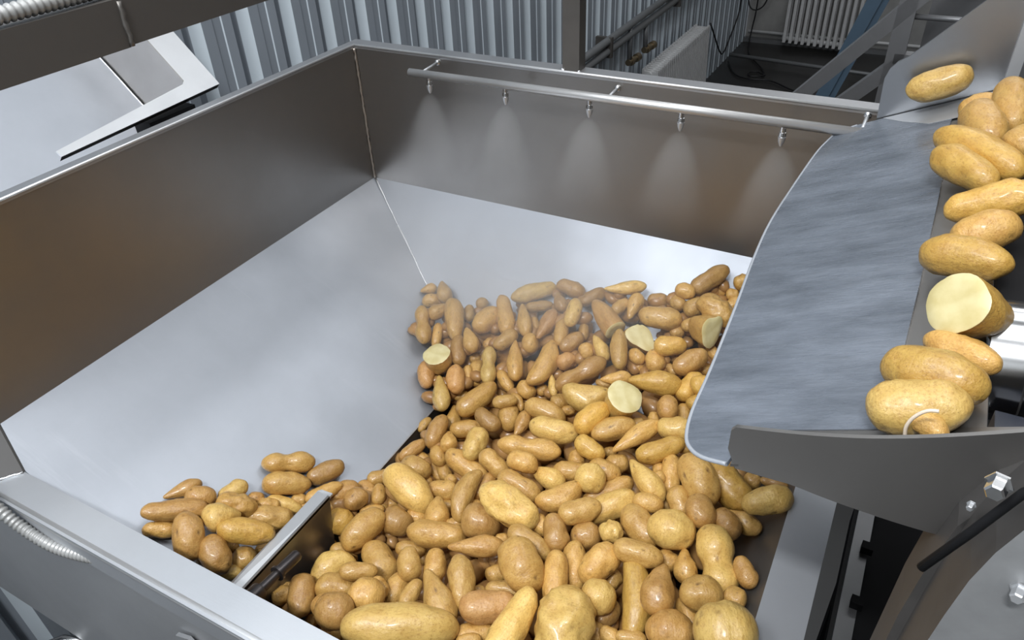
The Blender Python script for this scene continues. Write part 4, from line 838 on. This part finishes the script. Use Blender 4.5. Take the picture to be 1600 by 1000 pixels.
pt|10257,-6885,-4123|413,-867,-278|-31,-318,948|448,317|h|small tan tapered potato behind the one-eyed round potato
ot|10505,-7445,-4343|675,-704,-219|-94,-377,921|472,260|h|small tan oval potato behind and right of the ridged round potato
ob|11027,-6870,-3802|636,-734,-237|-147,-417,897|396,256|h|small brown oval potato right of the greenish yellow potato
ot|11002,-7285,-3838|991,-121,-58|-23,-578,815|270,279|h|small tan stubby potato right of the one-eyed round potato
ry|11054,-8127,-3333|854,507,118|170,-485,858|662,638|h|largest rounded yellow potato against the right wall at the front corner
by|5094,-8481,-5373|510,859,40|519,-345,782|682,417|h|bent yellow potato with a dark pit beside the divider plate
ot|5765,-8557,-4952|849,521,-93|372,-463,804|532,265|h|small shiny bean-like potato lying on the pitted bent one
ot|5498,-8820,-5191|890,438,-130|342,-449,825|582,383|h|middling tan oval potato in front of the pitted bent potato
rt|6288,-8986,-4669|843,531,-84|361,-444,820|484,467|h|round tan potato just behind the huge speckled yellow one
ob|5132,-9196,-5147|546,-792,-273|345,-84,935|590,378|h|dark brown smooth potato by the front rim beside the coupling rod
ob|5705,-9173,-5039|790,608,-79|402,-416,816|533,353|h|middling brown oval potato behind the pale-spot brown potato
rb|6110,-9444,-4538|870,479,-118|348,-427,835|502,483|h|round brown potato with one pale spot behind the front rim
ot|5685,-8044,-5433|802,-523,-289|178,-253,951|698,491|h|large tan oval potato right of the shiny bean potato
ot|6401,-8505,-5079|-91,972,215|410,-161,898|494,327|h|middling tan oval potato right of the round tan potato
ot|4945,-8057,-5621|972,42,-229|225,-435,872|456,272|h|small tan oval potato behind and right of the pitted bent potato
ot|4675,-9204,-5440|438,899,33|543,-294,786|306,254|h|small tan oval potato left of the pale-spot brown potato
ot|4348,-8455,-5850|257,960,110|560,-241,793|313,219|h|tiny half-buried tan oval potato behind the dark rim potato
ot|6161,-9254,-4856|284,953,105|494,-239,836|174,124|h|tiny tan oval potato right of the pale-spot brown potato
ot|4460,-7862,-5887|928,-240,-285|194,-342,920|241,169|h|tiny half-buried tan oval potato behind the pitted bent potato
ot|4713,-9231,-5709|928,325,-185|313,-408,858|231,171|h|tiny half-buried tan oval potato in front and left of the dark rim potato
ot|5299,-9267,-5570|947,262,-184|280,-401,872|177,166|h|tiny half-buried tan stubby potato left of the pale-spot brown potato
ot|6276,-8707,-4858|905,-336,-262|156,-310,938|310,257|h|small tan oval potato right of the round tan potato
ot|5954,-9346,-5284|967,177,-185|242,-391,888|223,207|h|tiny half-buried tan stubby potato in front of the pale-spot brown potato
oy|11696,-580,760|907,119,403|-7,-954,298|826,444|c|smooth yellow potato lying alone against the steel side plate of the chute
eg|12281,-3465,897|696,-718,14|-647,-618,445|1198,444|c|long lumpy potato lying slantwise across the chute strip below two upright ones
og|12170,-3866,843|667,-745,-7|-645,-582,496|863,404|c|plain golden potato hanging over the grey sheet beneath the long lumpy one
ot|12255,-1531,776|874,211,438|41,-929,367|468,399|c|half hidden pale potato at the back of the chute row behind an upright one
ot|12306,-2489,882|345,-915,-208|-523,-372,767|840,494|c|upright tan potato with two dark eyes at the back of the chute row
rt|12588,-1884,995|122,-942,-314|-299,-337,893|962,456|c|round potato with one deep dark eye on the belt near the frame edge
ot|12711,-3248,1009|726,482,490|165,-814,557|376,409|c|potato at the belt edge below the round one with the deep eye
eg|12436,-4745,868|910,91,405|-90,-909,407|789,376|c|long pointed potato lying crosswise on the chute row above a dented one
ot|12409,-5422,844|859,263,440|12,-868,496|585,401|c|dented broad potato on the chute between the long pointed one and a smooth oval
og|12269,-5985,814|894,-388,223|-447,-796,409|774,408|c|smooth oval potato on the chute directly behind the cut half
og|12132,-7922,767|903,-360,236|-430,-731,530|733,408|c|big golden potato on the chute second from the front steel plate
ot|12321,-7501,751|842,-511,173|-517,-674,527|594,275|c|long potato lying behind the big golden one beside the shiny roller
oy|12078,-8307,712|924,91,372|-157,-795,586|663,432|c|big pale broad potato at the front of the chute touching the front plate
ot|12170,-8520,726|724,-685,82|-545,-495,676|272,190|c|small potato stub poking up by the front plate below a white skin curl
"""
CUTS = """
disc|4073,-3747,-4771|-59,-220,974|675,710,201|482,538,538|t|h|halved potato with flat pale oval cut face at the edge of the left slope
wedge|7961,-2473,-3942|356,-469,809|905,-43,-423|445,631,437|t|h|cut potato with pale wedge-shaped face in the upper heap
broken|9218,-2272,-3527|797,-517,312|80,602,795|572,581,430|t|h|broken potato with ragged pale face beside the grey sheet edge
oval|8362,-4314,-3815|367,-217,905|922,-44,-385|682,585,567|y|h|potato with a yellow oval cut face in the upper middle of the heap
blunt|7446,-2448,-3956|788,-573,-227|598,620,509|806,407,407|b|h|smooth blunt potato half with its cut end turned down in the upper heap
chute|12197,-7201,1036|-661,-574,483|207,480,853|555,505,564|g|c|halved potato on the chute showing its pale round cut face
"""

# ------------------------------------------------------------------ potatoes
def ico():
    bm = bmesh.new(); bmesh.ops.create_icosphere(bm, subdivisions=4, radius=1.0)
    v = np.array([p.co[:] for p in bm.verts]); f = [[q.index for q in fc.verts] for fc in bm.faces]
    bm.free(); return v, f
IV, IF = ico()
def shape(ty, seed):
    rnd = random.Random(seed*7+ord(ty)); P = IV.copy()
    x = P[:, 0]
    # fuller than an ellipsoid along the length
    rr = np.sqrt(np.maximum(1e-6, P[:, 1]**2+P[:, 2]**2))
    e = {'e': 3.2, 'o': 2.5, 'p': 2.2, 'n': 2.7, 'b': 2.3, 'k': 2.4, 'r': 2.2}[ty]
    ang = np.arccos(np.clip(x, -1, 1)); xx = np.sign(np.cos(ang))*np.abs(np.cos(ang))**(1.0)
    prof = np.maximum(0, 1-np.abs(xx)**e)**(1/2.05)
    P[:, 1] *= prof/rr; P[:, 2] *= prof/rr
    if ty == 'p':
        t = np.clip((x+1)/1.5, 0, 1); mlt = 0.52+0.48*(t*t*(3-2*t))
        P[:, 1] *= mlt; P[:, 2] *= mlt
    if ty == 'n':
        c = rnd.uniform(-0.15, 0.12); mlt = 1-0.30*np.exp(-((x-c)/0.26)**2)
        P[:, 1] *= mlt; P[:, 2] *= mlt
    if ty in 'oe':
        mlt = 1+rnd.uniform(-0.14, 0.14)*x+rnd.uniform(-0.08, 0.08)*np.cos(3*x+rnd.uniform(0, 6))
        P[:, 1] *= mlt; P[:, 2] *= mlt
    amp = {'e': 0.075, 'o': 0.07, 'p': 0.075, 'n': 0.065, 'b': 0.075, 'k': 0.12, 'r': 0.065}[ty]
    fr = {'k': 1.45}.get(ty, 1.15)
    off = Vector((rnd.uniform(-50, 50), rnd.uniform(-50, 50), rnd.uniform(-50, 50)))
    eyes = []
    for _ in range(9 if ty != 'k' else 12):
        d = Vector((rnd.gauss(0, 1), rnd.gauss(0, 1), rnd.gauss(0, 1))).normalized(); eyes.append((d, rnd.uniform(0.075, 0.13), rnd.uniform(0.5, 1.0)))
    ec = np.zeros(len(P))
    sc = np.ones(len(P))
    for i in range(len(P)):
        q = Vector(IV[i]); s = Vector((q.x*1.7, q.y, q.z))
        n = noise.noise(s*fr+off)*amp*1.6+noise.noise(s*2.6+off)*amp*0.55
        if ty == 'k': n += -abs(noise.noise(s*1.6-off))*0.10+0.03
        if ty == 'e': n += 0.018*math.sin(q.x*17+noise.noise(s*1.5+off)*4)
        for d, r, w in eyes:
            dd = (q-d).length/r
            if dd < 2.4:
                n -= w*0.085*math.exp(-dd*dd*1.4)-w*0.022*math.exp(-(dd-1.5)**2*5)
                ec[i] = max(ec[i], w*math.exp(-dd*dd*3.2))
        sc[i] = 1+n
    P[:, 1] *= sc; P[:, 2] *= sc; P[:, 0] *= 1+(sc-1)*0.35
    if ty == 'b': P[:, 1] += 0.5*(x*x-0.38)
    if ty in 'oep': P[:, 1] += rnd.choice((-1, 1))*rnd.uniform(0.03, 0.16)*(x*x-0.35)
    return P, ec
def potato_mesh(name, P, F, ec):
    me = bpy.data.meshes.new(name); me.from_pydata(P.tolist(), [], F); me.update()
    a = me.attributes.new('eye', 'FLOAT', 'POINT'); a.data.foreach_set('value', np.asarray(ec, dtype=np.float32))
    me.polygons.foreach_set('use_smooth', [True]*len(me.polygons)); me.materials.append(M['potato'])
    return me
NV = dict(o=4, e=4, p=4, n=2, b=2, k=3, r=3)
SH = {t: [shape(t, i+1) for i in range(n)] for t, n in NV.items()}
PM = {t: [potato_mesh('potato_'+dict(o='oval', e='long', p='pear', n='peanut', b='bent', k='knobby', r='round')[t], P, IF, ec) for P, ec in v] for t, v in SH.items()}
TINT = dict(t=(0.57, 0.34, 0.094), y=(0.67, 0.445, 0.13), b=(0.46, 0.26, 0.076), g=(0.60, 0.362, 0.080), r=(0.53, 0.29, 0.10))
REG = dict(h=('potatoes heaped in the hopper'), l=('potatoes piled on the left slope'), c=('potatoes on the feed chute'))
def vec(s, k): return Vector([int(q)/k for q in s.split(',')])
rnd = random.Random(11)
HEAP = []
for ln in ROWS.strip().split('\n'):
    c, X, a, z, lw, rg, lab = ln.split('|')
    ty, ti = c[0], c[1]
    X = vec(X, 1e4); ax = vec(a, 1e3).normalized(); zv = vec(z, 1e3); L_, W_ = [int(q)/1e4 for q in lw.split(',')]
    zv = (zv-ax*zv.dot(ax)).normalized()
    if rg == 'h': HEAP.append((X, ax))
    if ty != 'b' and ty != 'k':
        zv = Matrix.Rotation(rnd.uniform(0, 6.28), 3, ax) @ zv
    elif ty == 'b' and rnd.random() < 0.5:
        zv = -zv
    yv = zv.cross(ax)
    o = bpy.data.objects.new('potato', rnd.choice(PM[ty])); COL.objects.link(o)
    sx, sy = L_/2*K*1.11, W_/2*K*(1.04 if rg == 'c' else 1.08)
    o.matrix_world = Matrix(((ax.x*sx, yv.x*sy, zv.x*sy, 0), (ax.y*sx, yv.y*sy, zv.y*sy, 0), (ax.z*sx, yv.z*sy, zv.z*sy, 0), (0, 0, 0, 1)))
    o.location = W(X)
    b = TINT[ti]; j = rnd.uniform(-0.05, 0.05)
    o.color = (b[0]*(1+j), b[1]*(1+j*0.6), b[2], 1)
    tag(o, lab, 'potato', REG[rg])

# halved potatoes: the skin is the thing, the pale cut face a part of it
def half(name, X, n, m3, B, Ma, Mi, ti, lab, rg, seed, lump):
    P, ec = shape('o', 20+seed)
    bm = bmesh.new(); lay = bm.verts.layers.float.new('eye')
    vs = [bm.verts.new(p) for p in P.tolist()]
    for v, e_ in zip(vs, ec): v[lay] = float(e_)
    for f in IF: bm.faces.new([vs[i] for i in f])
    bmesh.ops.bisect_plane(bm, geom=bm.verts[:]+bm.edges[:]+bm.faces[:], plane_co=(0.05, 0, 0), plane_no=(1, 0, 0), clear_outer=True)
    rim = [e for e in bm.edges if len(e.link_faces) == 1]
    loop = []
    v = rim[0].verts[0]; seen = set(); cur = rim[0]
    while True:
        loop.append(v.co.copy()); seen.add(cur); v = cur.other_vert(v)
        nx = [e for e in v.link_edges if e not in seen and len(e.link_faces) == 1]
        if not nx: break
        cur = nx[0]
    if lump:   # a ragged, straighter outline for snapped potatoes
        for vv in bm.verts:
            a_ = math.atan2(vv.co.z, vv.co.y); k_ = 1+lump*0.13*math.cos(3*a_+seed)+lump*0.04*math.cos(4*a_+2)
            vv.co.y *= k_; vv.co.z *= k_
        for q in loop:
            a_ = math.atan2(q.z, q.y); k_ = 1+lump*0.13*math.cos(3*a_+seed)+lump*0.04*math.cos(4*a_+2)
            q.y *= k_; q.z *= k_
    me = bpy.data.meshes.new('cut_potato'); bmesh.ops.recalc_face_normals(bm, faces=bm.faces[:]); bm.to_mesh(me); bm.free()
    me.polygons.foreach_set('use_smooth', [True]*len(me.polygons)); me.materials.append(M['potato'])
    o = bpy.data.objects.new('cut_potato', me); COL.objects.link(o)
    ax = n.normalized(); yv = (m3-ax*m3.dot(ax)).normalized(); zv = ax.cross(yv)
    sx, sy, sz = B*K, Ma/2*K*1.04, Mi/2*K*1.04
    o.matrix_world = Matrix(((ax.x*sx, yv.x*sy, zv.x*sz, 0), (ax.y*sx, yv.y*sy, zv.y*sz, 0), (ax.z*sx, yv.z*sy, zv.z*sz, 0), (0, 0, 0, 1)))
    o.location = W(X)-ax*0.05*sx
    o.color = (*TINT[ti], 1)
    tag(o, lab, 'potato', REG[rg])
    fb = bmesh.new(); cen = Vector((0.055+lump*0.03, 0, 0)); N_ = len(loop)
    rings = []
    for s, d in ((1.0, 0.0), (0.97, 0.02), (0.6, 0.035), (0.25, 0.03)):
        rings.append([fb.verts.new((0.05+d*0.6, q.y*s, q.z*s)) for k, q in enumerate(loop)])
    for r0, r1 in zip(rings, rings[1:]):
        for k in range(N_): fb.faces.new([r0[k], r0[(k+1) % N_], r1[(k+1) % N_], r1[k]])
    fb.faces.new(rings[-1])
    bmesh.ops.recalc_face_normals(fb, faces=fb.faces[:])
    fm = bpy.data.meshes.new('cut_face'); fb.to_mesh(fm); fb.free(); fm.materials.append(M['flesh'])
    fm.polygons.foreach_set('use_smooth', [True]*len(fm.polygons))
    fo = bpy.data.objects.new('cut_face', fm); COL.objects.link(fo); fo.parent = o
    fo['label'] = 'flat pale cut face'
    return o
for i, ln in enumerate(CUTS.strip().split('\n')):
    nm, X, n, m3, d3, ti, rg, lab = ln.split('|')
    B, Ma, Mi = [int(q)/1e4 for q in d3.split(',')]
    half(nm, vec(X, 1e4), vec(n, 1e3), vec(m3, 1e3), B, Ma, Mi, ti, lab, rg, i, {'wedge': 0.7, 'broken': 0.9, 'chute': 0.15}.get(nm, 0.0))

# the buried bulk of the heap: nobody could count these
CPT = np.array(CPTS)
def surf(x, y):
    d = np.exp(-((CPT[:, 0]-x)**2+(CPT[:, 1]-y)**2)/(2*0.085**2))+1e-9
    return float((d*CPT[:, 2]).sum()/d.sum())
def bulk():
    bm = bmesh.new(); bmesh.ops.create_icosphere(bm, subdivisions=2, radius=1.0)
    bv = np.array([p.co[:] for p in bm.verts]); bf = np.array([[q.index for q in f.verts] for f in bm.faces]); bm.free()
    V, F, n = [], [], 0
    r_ = random.Random(5)
    for lay, dz in enumerate((-0.050, -0.085, -0.120, -0.16)):
        y = -0.99
        while y < -0.06:
            x = 0.30
            while x < 1.1:
                px, py = x+r_.uniform(-0.012, 0.012), y+r_.uniform(-0.012, 0.012)
                pz = surf(px, py)+dz+r_.uniform(-0.008, 0.008)
                a = r_.uniform(0, 6.28); t = r_.uniform(-0.4, 0.4)
                R = Matrix.Rotation(a, 3, 'Z') @ Matrix.Rotation(t, 3, 'Y')
                L_, w_ = r_.uniform(0.024, 0.036), r_.uniform(0.016, 0.021)
                ok = pz > -0.735
                ok = ok and (px > 0.47 or (0.5*px+0.866*(pz+0.32)) > 0.02)
                ok = ok and (-0.64*py+0.768*(pz+0.32)) > 0.019
                ok = ok and (-0.848*(px-1.131)+0.53*(pz+0.37)) > 0.028
                ok = ok and not (px < 0.50 and py < -0.70)
                if ok:
                    s = Matrix.Diagonal((L_, w_, w_))
                    A = np.array(R @ s)
                    Q_ = bv @ A.T + np.array([px, py, pz])
                    Q_ = Q_*K; Q_[:, 2] += ZR
                    V.append(Q_); F.append(bf+n); n += len(bv)
                x += 0.046
            y += 0.046
    eye = Vector((1.14966, -1.34967, 0.4747))
    for X, ax in HEAP:
        d = (X-eye).normalized(); side = d.cross(Vector((0, 0, 1))).normalized(); dn = d.cross(side)
        if dn.z > 0: dn = -dn
        hs = min(0.5*X.x+0.866*(X.z+0.32), -0.64*X.y+0.768*(X.z+0.32))
        if hs > 0.11: continue
        for k in range(3):
            q = X+d*r_.uniform(0.012, 0.03)+side*r_.uniform(-0.028, 0.028)+dn*r_.uniform(0.004, 0.028)
            q0 = q.copy(); w_ = r_.uniform(0.011, 0.015); L_ = w_*r_.uniform(1.3, 1.9)
            for n_, c_ in ((Vector((0.5, 0, 0.866)), 0.32), (Vector((0, -0.64, 0.768)), 0.32)):
                h_ = n_.x*q.x+n_.y*q.y+n_.z*(q.z+c_)
                if h_ < w_+0.001 and not (n_.x > 0.1 and q.x > 0.44): q = q+n_*(w_+0.001-h_)
            if (q-q0).length > 0.022: continue
            R = Matrix.Rotation(r_.uniform(0, 6.28), 3, 'Z') @ Matrix.Rotation(r_.uniform(-0.5, 0.5), 3, 'Y')
            A = np.array(R @ Matrix.Diagonal((L_, w_, w_)))
            Q_ = (bv @ A.T + np.array(q[:]))*K; Q_[:, 2] += ZR
            V.append(Q_); F.append(bf+n); n += len(bv)
    V = np.concatenate(V); F = np.concatenate(F)
    me = bpy.data.meshes.new('potato_bulk'); me.from_pydata(V.tolist(), [], F.tolist()); me.update()
    me.polygons.foreach_set('use_smooth', [True]*len(me.polygons)); me.materials.append(M['potato'])
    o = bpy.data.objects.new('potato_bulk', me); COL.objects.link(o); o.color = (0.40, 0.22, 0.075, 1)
    return recentre(o, (0.75, -0.5, -0.65))
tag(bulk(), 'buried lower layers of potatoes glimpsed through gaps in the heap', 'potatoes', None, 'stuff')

# a peeled skin curl on the front chute potato
CPX = [(1.2017, -0.868, 0.0703), (1.2005, -0.868, 0.0789), (1.2019, -0.868, 0.0871), (1.2055, -0.868, 0.0942), (1.2104, -0.868, 0.0993), (1.2165, -0.868, 0.1011)]
tag(recentre(tube('skin_curl', CPX, 0.0014, M['curl'], None, 8, 6), (1.2019, -0.868, 0.0871)), 'thin white curl of skin on the front potato of the chute', 'peel')

# ------------------------------------------------------------------ water mist
def mist_mat(name, kind, dens):
    mt = bpy.data.materials.new(name); mt.use_nodes = True; nt = mt.node_tree; nt.nodes.clear(); L = nt.links.new
    out = nt.nodes.new('ShaderNodeOutputMaterial'); vs = nt.nodes.new('ShaderNodeVolumeScatter')
    vs.inputs['Color'].default_value = (0.97, 0.975, 0.98, 1); vs.inputs['Anisotropy'].default_value = 0.1
    L(vs.outputs[0], out.inputs['Volume'])
    tc = nt.nodes.new('ShaderNodeTexCoord'); sx = nt.nodes.new('ShaderNodeSeparateXYZ'); L(tc.outputs['Object'], sx.inputs[0])
    nz = node(nt, 'ShaderNodeTexNoise', Scale=7.0 if kind == 'cone' else 3.2, Detail=3.0); L(tc.outputs['Object'], nz.inputs[0])
    nr = ramp(nt, nz.outputs[0], [(0.3, 0.45), (0.7, 1.0)])
    mu = node(nt, 'ShaderNodeMath', operation='MULTIPLY')
    if kind == 'cone':   # densest at the nozzle, thinning as the fan opens downward (object z runs from 0 down)
        mr = node(nt, 'ShaderNodeMapRange', interpolation_type='SMOOTHSTEP')
        mr.inputs['From Min'].default_value = -0.29; mr.inputs['From Max'].default_value = 0.0
        mr.inputs['To Min'].default_value = 0.0; mr.inputs['To Max'].default_value = dens
        L(sx.outputs['Z'], mr.inputs[0]); L(mr.outputs[0], mu.inputs[0])
    else:                # a soft ellipsoid
        ln = node(nt, 'ShaderNodeVectorMath', operation='LENGTH'); L(tc.outputs['Object'], ln.inputs[0])
        mr = node(nt, 'ShaderNodeMapRange', interpolation_type='SMOOTHSTEP')
        mr.inputs['From Min'].default_value = 1.0; mr.inputs['From Max'].default_value = 0.0
        mr.inputs['To Min'].default_value = 0.0; mr.inputs['To Max'].default_value = dens
        L(ln.outputs['Value'], mr.inputs[0]); L(mr.outputs[0], mu.inputs[0])
    L(nr.outputs[0], mu.inputs[1]); dn = mu.outputs[0]
    if kind == 'cone':   # soft sides
        ysh = node(nt, 'ShaderNodeMath', operation='MULTIPLY_ADD'); ysh.inputs[1].default_value = -0.2; L(sx.outputs['Z'], ysh.inputs[0]); L(sx.outputs['Y'], ysh.inputs[2])
        fy = node(nt, 'ShaderNodeMath', operation='MULTIPLY'); fy.inputs[1].default_value = 1.7; L(ysh.outputs[0], fy.inputs[0])
        cb = nt.nodes.new('ShaderNodeCombineXYZ'); L(sx.outputs['X'], cb.inputs[0]); L(fy.outputs[0], cb.inputs[1])
        ln = node(nt, 'ShaderNodeVectorMath', operation='LENGTH'); L(cb.outputs[0], ln.inputs[0])
        ab = node(nt, 'ShaderNodeMath', operation='ABSOLUTE'); L(sx.outputs['Z'], ab.inputs[0])
        pw = node(nt, 'ShaderNodeMath', operation='POWER'); pw.inputs[1].default_value = 0.5; L(ab.outputs[0], pw.inputs[0])
        az = node(nt, 'ShaderNodeMath', operation='MULTIPLY_ADD'); az.inputs[1].default_value = 0.24; az.inputs[2].default_value = 0.001; L(pw.outputs[0], az.inputs[0])
        dv_ = node(nt, 'ShaderNodeMath', operation='DIVIDE'); L(ln.outputs['Value'], dv_.inputs[0]); L(az.outputs[0], dv_.inputs[1])
        sf = node(nt, 'ShaderNodeMapRange', interpolation_type='SMOOTHSTEP'); sf.inputs['From Min'].default_value = 1.05; sf.inputs['From Max'].default_value = 0.5
        sf.inputs['To Min'].default_value = 0.0; sf.inputs['To Max'].default_value = 1.0; L(dv_.outputs[0], sf.inputs[0])
        m3_ = node(nt, 'ShaderNodeMath', operation='MULTIPLY'); L(dn, m3_.inputs[0]); L(sf.outputs[0], m3_.inputs[1]); dn = m3_.outputs[0]
    L(dn, vs.inputs['Density'])
    mt.cycles.volume_step_rate = 2.0
    return mt
MC = mist_mat('spray_mist_air', 'cone', 6.5)
MH = mist_mat('drifting_haze_air', 'haze', 1.9)
ordn = ('first nozzle nearest the rear left corner', 'second nozzle from the rear left corner', 'middle nozzle of the spray pipe', 'fourth nozzle from the rear left corner', 'last nozzle beside the grey sheet')
for (x, z), w in zip(NZ, ordn):
    bm = bmesh.new(); seg = 24; H_ = 0.20
    prev = None
    for d, r, fl in ((0, 0.005, 1), (0.007, 0.0175, 0.9), (0.0207, 0.0300, 0.8), (0.0414, 0.0425, 0.7), (0.083, 0.0600, 0.62), (0.138, 0.0770, 0.58), (H_, 0.0895, 0.55)):
        ring = [bm.verts.new((r*K*math.cos(2*math.pi*k/seg), r*fl*K*math.sin(2*math.pi*k/seg)-d*0.2*K, -d*K)) for k in range(seg)]
        if prev:
            for k in range(seg): bm.faces.new([prev[k], prev[(k+1) % seg], ring[(k+1) % seg], ring[k]])
        else: bm.faces.new(ring[::-1])
        prev = ring
    bm.faces.new(prev); bmesh.ops.recalc_face_normals(bm, faces=bm.faces[:])
    me = bpy.data.meshes.new('water_spray'); bm.to_mesh(me); bm.free(); me.materials.append(MC)
    o = bpy.data.objects.new('water_spray', me); COL.objects.link(o); o.location = W((x, -0.06, z-0.032))
    tag(o, 'fine water mist fanning down from the '+w, 'mist', 'water sprays', 'stuff')
def haze(at, r, lab):
    bm = bmesh.new(); bmesh.ops.create_icosphere(bm, subdivisions=3, radius=1.0)
    me = bpy.data.meshes.new('haze'); bm.to_mesh(me); bm.free(); me.materials.append(MH)
    o = bpy.data.objects.new('haze', me); COL.objects.link(o); o.location = W(at); o.scale = Vector(r)*K
    tag(o, lab, 'mist', None, 'stuff')
haze((0.50, -0.26, -0.33), (0.55, 0.26, 0.22), 'soft drifting mist over the back of the potato heap')
